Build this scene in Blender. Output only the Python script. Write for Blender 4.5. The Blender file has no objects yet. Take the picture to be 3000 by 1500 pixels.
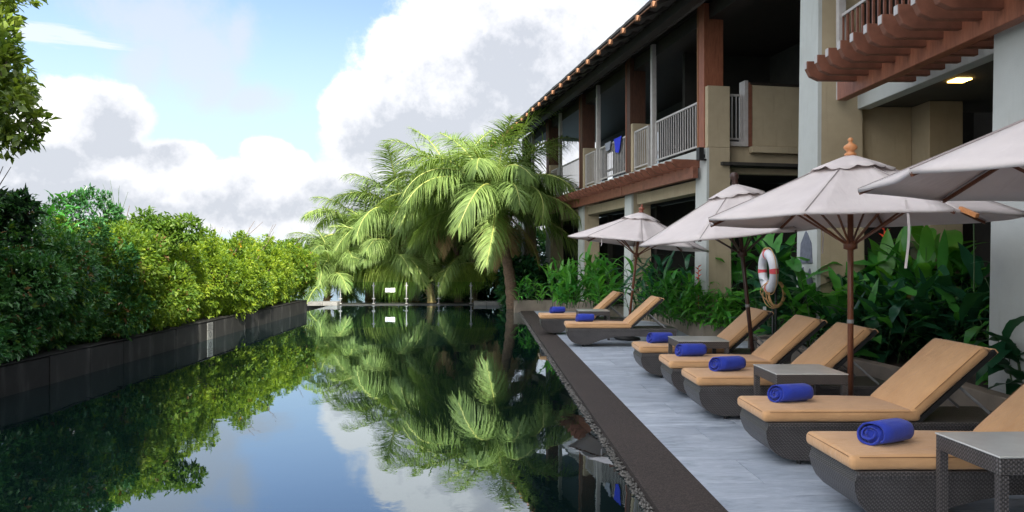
import bpy, bmesh, math, random
import numpy as np
from mathutils import Vector, Matrix, Euler
random.seed(7); rng = np.random.default_rng(7)
PI = math.pi; R = math.radians
S = bpy.context.scene; COL = S.collection

# ---------------------------------------------------------------- camera
F = 2200.0; CX = 1500.0; HY = 767.0; H = 1.55; YAW = R(1.95)
cam = bpy.data.cameras.new('camera'); camo = bpy.data.objects.new('camera', cam); COL.objects.link(camo)
camo.location = (0, 0, H); camo.rotation_euler = (R(90), 0, -YAW)
cam.sensor_width = 36; cam.lens = 36 * F / 3000; cam.shift_y = 17 / 3000
cam.clip_start = 0.05; cam.clip_end = 20000
S.camera = camo
S.view_settings.view_transform = 'Standard'; S.view_settings.look = 'None'
S.view_settings.gamma = 1; S.view_settings.exposure = 2.2
S.cycles.max_bounces = 8; S.cycles.transparent_max_bounces = 16
FW = Vector((math.sin(YAW), math.cos(YAW), 0)); RT = Vector((math.cos(YAW), -math.sin(YAW), 0))
def C(x, z, h=0.0):                      # distance right of / ahead of the viewpoint -> world
    v = RT * x + FW * z; return Vector((v.x, v.y, h))
def G(px, z, h=0.0): return C((px - CX) * z / F, z, h)
def V(px, py, z): return C((px - CX) * z / F, z, H - (py - HY) * z / F)

# ---------------------------------------------------------------- node helpers
class NT:
    def __init__(s, tree): s.t = tree; s.n = tree.nodes; s.l = tree.links
    def node(s, typ, **kw):
        n = s.n.new(typ)
        for k, v in kw.items(): setattr(n, k, v)
        return n
    def put(s, sock, val):
        if isinstance(val, bpy.types.NodeSocket): s.l.new(val, sock)
        elif val is not None: sock.default_value = val
    def m(s, op, a, b=None, c=None, clamp=False):
        n = s.node('ShaderNodeMath', operation=op, use_clamp=clamp)
        s.put(n.inputs[0], a)
        if b is not None: s.put(n.inputs[1], b)
        if c is not None: s.put(n.inputs[2], c)
        return n.outputs[0]
    def vm(s, op, a, b=None):
        n = s.node('ShaderNodeVectorMath', operation=op); s.put(n.inputs[0], a)
        if b is not None: s.put(n.inputs[1], b)
        return n.outputs[0]
    def noise(s, vec, scale, detail=4, rough=.5, dist=0, out='Fac'):
        n = s.node('ShaderNodeTexNoise'); s.put(n.inputs['Vector'], vec)
        n.inputs['Scale'].default_value = scale; n.inputs['Detail'].default_value = detail
        n.inputs['Roughness'].default_value = rough; n.inputs['Distortion'].default_value = dist
        return n.outputs[out]
    def ramp(s, fac, stops):
        n = s.node('ShaderNodeValToRGB'); s.put(n.inputs[0], fac); e = n.color_ramp.elements
        while len(e) < len(stops): e.new(.5)
        for q, (p, c) in zip(e, stops):
            q.position = p; q.color = (*c, 1) if len(c) == 3 else c
        return n.outputs[0]
    def smooth(s, v, a, b, to0=0., to1=1.):
        n = s.node('ShaderNodeMapRange', interpolation_type='SMOOTHSTEP'); s.put(n.inputs[0], v)
        for i, q in enumerate((a, b, to0, to1)): n.inputs[i + 1].default_value = q
        return n.outputs[0]
    def mix(s, f, a, b, typ='MIX'):
        n = s.node('ShaderNodeMix', data_type='RGBA', blend_type=typ)
        s.put(n.inputs[0], f); s.put(n.inputs[6], (*a, 1) if isinstance(a, tuple) else a)
        s.put(n.inputs[7], (*b, 1) if isinstance(b, tuple) else b); return n.outputs[2]
    def mapping(s, vec, scale=(1, 1, 1), rot=(0, 0, 0)):
        n = s.node('ShaderNodeMapping'); s.put(n.inputs[0], vec)
        n.inputs['Scale'].default_value = scale; n.inputs['Rotation'].default_value = rot; return n.outputs[0]

# ---------------------------------------------------------------- sky + clouds (world), sun
SUN_EL = R(33); SD = Vector((.38, -.925, 0)).normalized()
SUNV = Vector((SD.x * math.cos(SUN_EL), SD.y * math.cos(SUN_EL), math.sin(SUN_EL)))
W = bpy.data.worlds.new('World'); S.world = W; W.use_nodes = True
t = NT(W.node_tree); t.n.clear()
tc = t.node('ShaderNodeTexCoord'); D = tc.outputs['Generated']
sep = t.node('ShaderNodeSeparateXYZ'); t.l.new(D, sep.inputs[0]); dx, dy, dz = sep.outputs
az = t.m('ARCTAN2', dx, dy); el = t.m('ARCSINE', dz)
sky = t.node('ShaderNodeTexSky', sky_type='NISHITA'); sky.sun_disc = False
sky.sun_elevation = SUN_EL; sky.sun_rotation = math.atan2(SD.x, SD.y); sky.altitude = 0
sky.air_density = 1.0; sky.dust_density = 1.0; sky.ozone_density = 1.6
SKYK = 0.050
skyc = t.mix(1.0, sky.outputs[0], (SKYK * 1.02, SKYK * .97, SKYK * 1.0), 'MULTIPLY')
n1 = t.noise(D, 9, 6, .62); n2 = t.noise(D, 26, 7, .68)
warp = t.vm('SUBTRACT', t.noise(D, 5, 3, .5, out='Color'), (.5, .5, .5))
wsep = t.node('ShaderNodeSeparateXYZ'); t.l.new(warp, wsep.inputs[0])
def blob_den(lst, wk):
    azw = t.m('MULTIPLY_ADD', wsep.outputs[0], wk, az); elw = t.m('MULTIPLY_ADD', wsep.outputs[1], wk, el)
    cur = None
    for (px, py, rx, ry) in lst:
        a0 = math.atan((px - CX) / F) + YAW
        e0 = math.atan((HY - py) / math.hypot(F, px - CX))
        u = t.m('MULTIPLY', t.m('SUBTRACT', azw, a0), F / rx); v = t.m('MULTIPLY', t.m('SUBTRACT', elw, e0), F / ry)
        d = t.m('SUBTRACT', 1.0, t.m('SQRT', t.m('ADD', t.m('MULTIPLY', u, u), t.m('MULTIPLY', v, v))))
        cur = d if cur is None else t.m('SMOOTH_MAX', cur, d, .12)
    return cur
fb = t.m('ADD', t.m('MULTIPLY', t.m('SUBTRACT', n1, .5), 1.0), t.m('MULTIPLY', t.m('SUBTRACT', n2, .5), .85))
# soft veil clouds
soft = blob_den([(420, 30, 230, 120), (560, 140, 190, 130), (640, 230, 90, 90), (400, 170, 80, 110), (760, 285, 110, 50), (700, 120, 60, 90)], .10)
soft = t.smooth(t.m('MULTIPLY_ADD', fb, 1.1, soft), -.25, .75)
wv = t.noise(t.mapping(D, (5, 5, 60), (0, R(6), 0)), 3, 4, .6)
wis = t.smooth(t.m('MULTIPLY_ADD', t.m('SUBTRACT', wv, .5), 2.2, blob_den([(60, 95, 170, 30), (200, 112, 150, 22)], .03)), .0, .7)
# cumulus
cum = blob_den([(1540, 240, 520, 330), (1330, 140, 230, 190), (1210, 190, 150, 150), (1060, 330, 140, 110), (1130, 420, 200, 150),
                (1180, 110, 90, 60), (1290, 30, 90, 80), (200, 350, 190, 110), (310, 330, 120, 85), (150, 440, 260, 130), (330, 480, 190, 100),
                (520, 455, 120, 60), (790, 450, 75, 65), (860, 480, 50, 55), (600, 560, 800, 110), (1250, 600, 600, 170), (60, 560, 400, 140)], .05)
lowm = t.smooth(el, R(30), R(14)); front = t.smooth(t.m('ABSOLUTE', t.m('SUBTRACT', az, YAW)), R(38), R(60))
gen = t.m('ADD', t.m('MULTIPLY', t.m('SUBTRACT', t.noise(D, 3.0, 5, .6), .46), 3.2), t.m('MULTIPLY', lowm, .15))
gen = t.m('SUBTRACT', gen, t.m('MULTIPLY', t.m('SUBTRACT', 1.0, front), t.m('MULTIPLY', lowm, 3.0)))
cum = t.m('MAXIMUM', cum, gen)
den = t.m('MULTIPLY_ADD', fb, .62, cum)
cmask = t.m('MULTIPLY', t.smooth(den, -.02, .26), .96)
grey = blob_den([(1330, 430, 420, 120), (1600, 330, 420, 230), (420, 370, 150, 90), (300, 360, 120, 70), (820, 560, 420, 70), (500, 590, 500, 45), (60, 470, 140, 70), (1080, 470, 180, 60), (1180, 640, 900, 60), (200, 570, 300, 60)], .12)
off = (.012, -.02, -.022)
n1b = t.noise(t.vm('ADD', D, off), 9, 6, .62)
rel = t.m('MULTIPLY', t.m('SUBTRACT', n1, n1b), 3.2)
shade = t.m('ADD', t.smooth(t.m('MULTIPLY_ADD', fb, .45, grey), -.55, .75), rel)
thick = t.smooth(den, .05, .5)
shade = t.m('MULTIPLY', t.m('ADD', shade, t.m('MULTIPLY', gen, t.m('MULTIPLY', front, .25))), t.m('MULTIPLY_ADD', thick, .75, .25), clamp=True)
cumc = t.ramp(shade, [(0, (.31, .308, .302)), (.25, (.238, .239, .242)), (.6, (.200, .203, .214)), (1, (.150, .157, .172))])
c1 = t.mix(t.m('MULTIPLY', t.smooth(el, R(20), R(3)), .85), skyc, (.155, .195, .228))
c1 = t.mix(t.m('MULTIPLY', soft, .72), c1, (.178, .188, .204))
c1 = t.mix(t.m('MULTIPLY', wis, .7), c1, (.22, .228, .24))
glow = t.smooth(t.node('ShaderNodeVectorMath', operation='DOT_PRODUCT').outputs['Value'], -.35, .85, 1.02, 3.5)
dp = glow.node.inputs[0].links[0].from_node; t.l.new(D, dp.inputs[0]); dp.inputs[1].default_value = tuple(SUNV)
gm = t.node('ShaderNodeVectorMath', operation='SCALE'); t.l.new(cumc, gm.inputs[0]); t.l.new(glow, gm.inputs['Scale'])
c1 = t.mix(cmask, c1, gm.outputs[0])
bg = t.node('ShaderNodeBackground'); t.l.new(c1, bg.inputs[0]); bg.inputs[1].default_value = 1.0
wo = t.node('ShaderNodeOutputWorld'); t.l.new(bg.outputs[0], wo.inputs[0])
sl = bpy.data.lights.new('sun', 'SUN'); sl.energy = 2.9; sl.angle = R(.6); sl.color = (1, .93, .80)
so = bpy.data.objects.new('sun', sl); COL.objects.link(so); so.rotation_euler = SUNV.to_track_quat('Z', 'Y').to_euler(); so.location = (10, -10, 20)

# ---------------------------------------------------------------- materials
def mat(name, build):
    m = bpy.data.materials.new(name); m.use_nodes = True; q = NT(m.node_tree)
    b = q.n['Principled BSDF']; build(q, b); return m
def obj_co(q): return q.node('ShaderNodeTexCoord').outputs['Object']
def geo_pos(q): return q.node('ShaderNodeNewGeometry').outputs['Position']
def bump(q, b, h, dist=.01, strength=.5):
    n = q.node('ShaderNodeBump'); n.inputs['Strength'].default_value = strength; n.inputs['Distance'].default_value = dist
    q.l.new(h, n.inputs['Height']); q.l.new(n.outputs[0], b.inputs['Normal'])
def noisy(name, c1, c2, scale=6, rough=.7, bs=0, bscale=60, spec=.5, stretch=(1, 1, 1), c3=None, world=True):
    def f(q, b):
        co = q.mapping(geo_pos(q) if world else obj_co(q), stretch)
        n = q.noise(co, scale, 6, .62); stops = [(.3, c1), (.7, c2)]
        col = q.ramp(n, stops)
        if c3: col = q.mix(q.smooth(q.noise(co, scale * .23, 3), .5, .72), col, c3)
        q.l.new(col, b.inputs['Base Color']); b.inputs['Roughness'].default_value = rough
        b.inputs['Specular IOR Level'].default_value = spec
        if bs: bump(q, b, q.noise(co, bscale, 4), bs)
    return mat(name, f)
def leafm(name, cols, trans=.35, rough=.4, patch=1.2, tc=None):
    def f(q, b):
        g = q.node('ShaderNodeNewGeometry')
        oi = q.node('ShaderNodeObjectInfo')
        n = q.noise(g.outputs['Position'], patch, 3)
        r = q.m('ADD', q.m('MULTIPLY', g.outputs['Random Per Island'], .55), q.m('ADD', q.m('MULTIPLY', q.m('SUBTRACT', n, .5), 1.5), q.m('MULTIPLY', oi.outputs['Random'], .25)))
        k = len(cols); col = q.ramp(q.m('ADD', r, .12), [(i / (k - 1), c) for i, c in enumerate(cols)])
        q.l.new(col, b.inputs['Base Color']); b.inputs['Roughness'].default_value = rough
        b.inputs['Specular IOR Level'].default_value = .35
        tr = q.node('ShaderNodeBsdfTranslucent')
        q.l.new(q.mix(1.0, col, tc or (1.5, 1.5, .6), 'MULTIPLY'), tr.inputs[0])
        mx = q.node('ShaderNodeMixShader'); mx.inputs[0].default_value = trans
        q.l.new(b.outputs[0], mx.inputs[1]); q.l.new(tr.outputs[0], mx.inputs[2])
        q.l.new(mx.outputs[0], q.n['Material Output'].inputs[0])
    return mat(name, f)
M = {}
def plaster_f(ca, cb, dirt):
    def f(q, b):
        p = geo_pos(q); n = q.noise(p, 2.2, 6, .65)
        col = q.ramp(n, [(.25, ca), (.75, cb)])
        st = q.noise(q.mapping(p, (5, 5, .5)), 2.5, 4)
        col = q.mix(q.m('MULTIPLY', q.smooth(st, .55, .8), .45), col, dirt)
        q.l.new(col, b.inputs['Base Color']); b.inputs['Roughness'].default_value = .88
        bump(q, b, q.noise(p, 90, 3), .004, .6)
    return f
M['plaster'] = mat('plaster', plaster_f((.35, .285, .185), (.44, .36, .24), (.25, .20, .13)))
M['plaster_pale'] = mat('pale_plaster', plaster_f((.44, .455, .43), (.51, .53, .51), (.35, .36, .33)))
M['planter'] = noisy('planter_plaster', (.20, .165, .13), (.30, .25, .195), 2.5, .85, .004, 60, c3=(.15, .125, .10))
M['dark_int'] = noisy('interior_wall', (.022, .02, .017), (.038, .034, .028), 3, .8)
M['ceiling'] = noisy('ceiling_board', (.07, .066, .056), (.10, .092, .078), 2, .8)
M['redwood'] = noisy('red_stained_timber', (.19, .06, .030), (.32, .115, .06), 5, .55, .003, 40, stretch=(6, 6, 1))
M['shaded_redwood'] = noisy('shade_darkened_timber', (.05, .022, .012), (.10, .04, .022), 5, .6, .003, 40, stretch=(6, 6, 1))  # same red timber, darkened in colour for the shade on farther columns
M['rafter'] = noisy('brown_stained_timber', (.14, .052, .030), (.24, .092, .055), 6, .55, .003, 40)
M['endgrain'] = noisy('timber_end_grain', (.20, .085, .035), (.28, .125, .055), 10, .7)
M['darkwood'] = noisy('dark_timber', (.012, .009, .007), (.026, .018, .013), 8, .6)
M['white_metal'] = noisy('off_white_paint', (.40, .37, .35), (.50, .47, .45), 8, .45)
M['rooftile'] = noisy('roof_shingle', (.05, .045, .042), (.09, .08, .075), 12, .8, .01, 30)
M['wallpanel'] = None
def wallp(q, b):
    p = geo_pos(q); n = q.noise(p, 3.5, 7, .7)
    col = q.ramp(n, [(.3, (.004, .004, .004)), (.72, (.012, .0118, .011))])
    oi = q.node('ShaderNodeObjectInfo')
    st = q.smooth(q.noise(q.mapping(p, (1, 1.2, .35)), 3.3, 4), .5, .75)
    col = q.mix(q.m('MULTIPLY', st, .6), col, (.07, .07, .066))
    col = q.mix(q.m('MULTIPLY', oi.outputs['Random'], .3), col, (.028, .028, .027))
    q.l.new(col, b.inputs['Base Color']); b.inputs['Roughness'].default_value = .75; b.inputs['Specular IOR Level'].default_value = .25; bump(q, b, n, .008, .5)
M['wallpanel'] = mat('stained_wall_panel', wallp)
def strip_f(q, b):
    p = geo_pos(q); v = q.node('ShaderNodeTexVoronoi'); v.inputs['Scale'].default_value = 110; q.l.new(p, v.inputs['Vector'])
    col = q.ramp(v.outputs['Color'], [(.1, (.014, .009, .007)), (.5, (.030, .020, .016)), (.95, (.058, .042, .036))])
    col = q.mix(q.m('MULTIPLY', q.smooth(q.noise(p, 1.3, 5), .4, .75), .5), col, (.045, .030, .025))
    q.l.new(col, b.inputs['Base Color']); b.inputs['Roughness'].default_value = .8; bump(q, b, v.outputs['Distance'], .006, .6)
M['strip'] = mat('brown_pebble_wash', strip_f)
def slate_f(q, b):
    oi = q.node('ShaderNodeObjectInfo'); p = geo_pos(q)
    offv = q.vm('ADD', p, q.vm('SCALE', q.node('ShaderNodeCombineXYZ').outputs[0]))
    cmb = q.node('ShaderNodeCombineXYZ'); q.l.new(q.m('MULTIPLY', oi.outputs['Random'], 37.), cmb.inputs[2]); q.l.new(q.m('MULTIPLY', oi.outputs['Random'], 11.), cmb.inputs[1])
    pp = q.vm('ADD', p, cmb.outputs[0])
    n = q.noise(q.mapping(pp, (1.0, 3.6, 1), (0, 0, R(8))), 1.9, 8, .68, .9)
    fine = q.noise(q.mapping(pp, (3, 16, 1), (0, 0, R(-6))), 3.5, 6, .7, .5)
    f = q.m('ADD', q.m('MULTIPLY', n, .66), q.m('MULTIPLY', fine, .34))
    col = q.ramp(f, [(.35, (.16, .19, .235)), (.45, (.32, .37, .44)), (.55, (.46, .51, .585)), (.66, (.64, .69, .74))])
    col = q.mix(q.m('MULTIPLY', oi.outputs['Random'], .42), col, (.29, .33, .39))
    rust = q.smooth(q.noise(q.mapping(p, (1, 2.6, 1)), 2.4, 4), .68, .78)
    col = q.mix(q.m('MULTIPLY', rust, .4), col, (.22, .16, .13))
    q.l.new(col, b.inputs['Base Color'])
    q.l.new(q.m('MULTIPLY_ADD', fine, .35, .28), b.inputs['Roughness']); bump(q, b, f, .012, .7)
M['slate'] = mat('grey_slate', slate_f)
M['grout'] = noisy('grout', (.11, .115, .125), (.16, .165, .175), 12, .9)
def fabric_f(c1, c2, sheen=.2, bs=.0015, wr=True):
    def f(q, b):
        co = obj_co(q); n = q.noise(co, 5, 5, .6)
        oi = q.node('ShaderNodeObjectInfo')
        cc = q.ramp(n, [(.3, c1), (.7, c2)])
        cc = q.mix(q.m('MULTIPLY', oi.outputs['Random'], .35), cc, tuple(min(1, v * 1.12 + .03) for v in c2))
        cc = q.mix(q.m('MULTIPLY', q.smooth(q.noise(geo_pos(q), 1.7, 4), .5, .75), .25), cc, tuple(v * .72 for v in c1))
        q.l.new(cc, b.inputs['Base Color'])
        b.inputs['Roughness'].default_value = .9; b.inputs['Sheen Weight'].default_value = sheen
        h = q.m('ADD', q.m('MULTIPLY', q.noise(co, 420, 2), .12), q.noise(q.mapping(co, (1, 2.5, 1)), 5.5, 4, .55, 1.2))
        bump(q, b, h, .03 if wr else .004, .45)
    return f
M['cushion'] = mat('ochre_canvas', fabric_f((.53, .285, .125), (.63, .355, .165)))
M['piping'] = noisy('dark_piping', (.17, .08, .03), (.22, .10, .04), 20, .8)
M['towel'] = mat('blue_terry', fabric_f((.008, .022, .27), (.016, .045, .42), .15))
M['canvas'] = mat('parasol_canvas', fabric_f((.47, .41, .375), (.56, .495, .455), .1))
def canvas_f(q, b):
    co = obj_co(q); n = q.noise(geo_pos(q), 2.2, 5, .6)
    col = q.ramp(n, [(.3, (.69, .62, .605)), (.7, (.79, .72, .70))])
    q.l.new(col, b.inputs['Base Color']); b.inputs['Roughness'].default_value = .9
    bump(q, b, q.noise(q.mapping(co, (1.2, 5, 1)), 2.2, 3, .5, .8), .04, .25)
    tr = q.node('ShaderNodeBsdfTranslucent'); q.l.new(col, tr.inputs[0]); mx = q.node('ShaderNodeMixShader'); mx.inputs[0].default_value = .16
    q.l.new(b.outputs[0], mx.inputs[1]); q.l.new(tr.outputs[0], mx.inputs[2]); q.l.new(mx.outputs[0], q.n['Material Output'].inputs[0])
M['canvas'] = mat('parasol_cloth', canvas_f)
M['seam'] = noisy('canvas_seam', (.30, .26, .25), (.38, .33, .32), 12, .9)
M['polewood'] = noisy('parasol_pole_wood', (.13, .045, .022), (.21, .075, .035), 12, .4, stretch=(8, 8, 1))
M['poledark'] = noisy('parasol_pole_dark_wood', (.035, .018, .014), (.07, .03, .022), 12, .4, stretch=(8, 8, 1))
M['finial'] = noisy('turned_orange_wood', (.55, .22, .08), (.68, .30, .12), 10, .4)
M['finial_red'] = noisy('turned_red_wood', (.24, .07, .04), (.34, .11, .06), 10, .4)
def wicker_f(ca, cb):
    def f(q, b):
        co = obj_co(q); s = q.node('ShaderNodeSeparateXYZ'); q.l.new(co, s.inputs[0]); x, y, z = s.outputs
        u = q.m('ADD', x, y)
        a = q.m('SINE', q.m('MULTIPLY', u, 2 * PI / .026)); c = q.m('SINE', q.m('MULTIPLY', q.m('ADD', z, q.m('MULTIPLY', q.m('SIGN', a), .0045)), 2 * PI / .022))
        h = q.m('MULTIPLY', q.m('ABSOLUTE', a), q.m('MULTIPLY_ADD', c, .5, .5))
        col = q.mix(h, ca, cb); col = q.mix(q.m('MULTIPLY', q.smooth(q.noise(co, 9, 3), .4, .8), .4), col, ca)
        q.l.new(col, b.inputs['Base Color']); b.inputs['Roughness'].default_value = .38; b.inputs['Specular IOR Level'].default_value = .6
        bump(q, b, h, .004, .7)
    return f
M['wicker'] = mat('dark_wicker', wicker_f((.03, .026, .024), (.15, .132, .128)))
M['tabletop'] = noisy('frosted_glass_top', (.50, .49, .46), (.57, .56, .53), 5, .22, spec=.6)
M['metal'] = noisy('dull_metal', (.20, .20, .20), (.28, .28, .28), 20, .35)
M['black'] = noisy('black_metal', (.012, .012, .012), (.022, .022, .022), 20, .5)
M['bark'] = noisy('bark', (.07, .05, .035), (.15, .11, .08), 12, .9, .02, 25, stretch=(2, 2, .6))
M['palmtrunk'] = noisy('palm_trunk', (.07, .045, .03), (.20, .13, .085), 8, .9, .03, 14, stretch=(1, 1, 2.5))
M['deadsheath'] = noisy('dead_palm_sheath', (.10, .055, .032), (.24, .14, .08), 9, .9)
M['husk'] = noisy('dry_palm_husk', (.28, .17, .075), (.46, .30, .14), 9, .85)
M['soil'] = noisy('soil', (.025, .018, .012), (.05, .035, .024), 9, .95, .02, 20)
M['ground'] = noisy('grassy_ground', (.03, .045, .015), (.06, .08, .03), 1.5, .95)
M['hill'] = noisy('far_hill', (.05, .09, .06), (.08, .13, .08), .02, .95)
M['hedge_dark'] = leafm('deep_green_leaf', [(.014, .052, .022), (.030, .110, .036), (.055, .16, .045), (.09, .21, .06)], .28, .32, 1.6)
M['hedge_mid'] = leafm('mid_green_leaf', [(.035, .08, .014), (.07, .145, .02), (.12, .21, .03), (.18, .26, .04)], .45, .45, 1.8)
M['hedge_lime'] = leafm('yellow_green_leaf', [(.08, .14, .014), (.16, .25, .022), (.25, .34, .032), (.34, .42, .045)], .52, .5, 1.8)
M['hedge_brown'] = leafm('withered_leaf', [(.10, .055, .02), (.2, .12, .04)], .2, .6)
M['hedge_gold'] = leafm('golden_leaf', [(.35, .16, .015), (.45, .25, .02)], .3, .4)
M['tree_leaf'] = leafm('tree_leaf', [(.03, .07, .012), (.08, .14, .02), (.14, .20, .03), (.2, .26, .05)], .35, .35, 2.5)
M['tree_leaf_dark'] = leafm('dark_tree_leaf', [(.012, .03, .018), (.02, .05, .03), (.04, .08, .045)], .25, .35, 2.5)
M['palm'] = leafm('palm_leaflet', [(.06, .105, .03), (.12, .19, .052), (.19, .28, .08), (.28, .37, .125)], .42, .6, .9)
M['palm_young'] = leafm('young_palm_leaflet', [(.16, .24, .05), (.24, .33, .07), (.33, .42, .10), (.42, .48, .14)], .42, .38, .9)  # yellow-green young fronds, made lighter to stand in for missing sun
M['palm_dry'] = leafm('dry_palm_leaflet', [(.2, .13, .05), (.34, .25, .12)], .3, .6)
M['rachis'] = noisy('palm_rachis', (.22, .27, .06), (.34, .36, .10), 8, .5)
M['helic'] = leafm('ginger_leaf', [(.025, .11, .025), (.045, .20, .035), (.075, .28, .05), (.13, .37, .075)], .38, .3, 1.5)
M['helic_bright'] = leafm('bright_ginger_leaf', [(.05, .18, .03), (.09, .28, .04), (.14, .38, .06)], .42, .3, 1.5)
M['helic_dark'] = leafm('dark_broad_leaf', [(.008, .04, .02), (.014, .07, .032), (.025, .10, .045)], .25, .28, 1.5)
M['stem'] = noisy('green_stem', (.03, .06, .018), (.05, .09, .03), 8, .6)
M['red'] = noisy('red_bract', (.75, .05, .03), (.9, .12, .05), 8, .5)
M['orange'] = noisy('orange_bract', (.85, .18, .03), (.95, .28, .06), 8, .5)
M['ring_white'] = noisy('ring_white', (.72, .72, .76), (.80, .80, .84), 8, .4)
M['ring_red'] = noisy('ring_red', (.75, .07, .09), (.82, .10, .12), 8, .4)
M['rope'] = noisy('ring_rope', (.62, .34, .14), (.75, .46, .22), 60, .8)
M['sign'] = noisy('white_sign', (.82, .82, .82), (.88, .88, .88), 3, .4)
M['grey_sign'] = noisy('grey_sign', (.10, .104, .10), (.16, .165, .16), 20, .5)
M['ink'] = noisy('ink', (.03, .03, .035), (.05, .05, .055), 3, .6)
M['slab'] = noisy('pale_stone', (.11, .11, .108), (.19, .187, .18), 5, .8, .01, 30)
M['darkstone'] = noisy('dark_stone', (.012, .012, .012), (.03, .03, .028), 5, .7)
M['inlay'] = noisy('slate_blue_inlay', (.09, .10, .13), (.16, .17, .22), 14, .6, .006, 60)
M['pebble'] = noisy('pebble', (.03, .028, .025), (.17, .16, .145), 30, .6)
M['bluecloth'] = noisy('blue_cloth', (.02, .03, .5), (.03, .06, .65), 20, .9)
M['greycloth'] = noisy('grey_cloth', (.2, .22, .27), (.3, .32, .38), 20, .9)
def glass_f(q, b):
    b.inputs['Base Color'].default_value = (.82, .92, .88, 1); b.inputs['Roughness'].default_value = .02
    tr = q.node('ShaderNodeBsdfTransparent'); tr.inputs[0].default_value = (.86, .94, .90, 1)
    gl = q.node('ShaderNodeBsdfGlossy'); gl.inputs['Roughness'].default_value = .02
    fr = q.node('ShaderNodeFresnel'); fr.inputs[0].default_value = 1.45
    mx = q.node('ShaderNodeMixShader'); q.l.new(q.m('MULTIPLY', fr.outputs[0], .05, clamp=True), mx.inputs[0]); q.l.new(tr.outputs[0], mx.inputs[1]); q.l.new(gl.outputs[0], mx.inputs[2])
    q.l.new(mx.outputs[0], q.n['Material Output'].inputs[0])
M['glass'] = mat('clear_glass', glass_f)
def water_f(q, b):
    p = geo_pos(q)
    col = (.003, .009, .009, 1)
    df = q.node('ShaderNodeBsdfDiffuse'); df.inputs[0].default_value = col
    gl = q.node('ShaderNodeBsdfGlossy'); gl.inputs['Roughness'].default_value = .012; gl.inputs[0].default_value = (.84, .93, 1, 1)
    n1 = q.noise(q.mapping(p, (1, .7, 1)), 2.6, 2, .5, .4); n2 = q.noise(q.mapping(p, (1, 1, 1)), 11, 2, .5, .3)
    pat = q.smooth(q.noise(p, .35, 2), .45, .7, .25, 1.)
    h = q.m('MULTIPLY', q.m('ADD', n1, q.m('MULTIPLY', n2, .16)), pat)
    bp = q.node('ShaderNodeBump'); bp.inputs['Strength'].default_value = .09; bp.inputs['Distance'].default_value = .03
    q.l.new(h, bp.inputs['Height']); q.l.new(bp.outputs[0], gl.inputs['Normal'])
    fr = q.node('ShaderNodeFresnel'); fr.inputs[0].default_value = 1.33
    fac = q.m('POWER', fr.outputs[0], .56, clamp=True)
    mx = q.node('ShaderNodeMixShader'); q.l.new(fac, mx.inputs[0]); q.l.new(df.outputs[0], mx.inputs[1]); q.l.new(gl.outputs[0], mx.inputs[2])
    q.l.new(mx.outputs[0], q.n['Material Output'].inputs[0])
M['water'] = mat('still_pool_water', water_f)
M['sea'] = noisy('sea_water', (.06, .11, .14), (.08, .13, .16), .01, .3)
def lamp_f(q, b):
    b.inputs['Emission Color'].default_value = (1, .62, .15, 1); b.inputs['Emission Strength'].default_value = 3; b.inputs['Base Color'].default_value = (.8, .5, .2, 1)
M['lampglow'] = mat('lit_lamp_glass', lamp_f)

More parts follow.
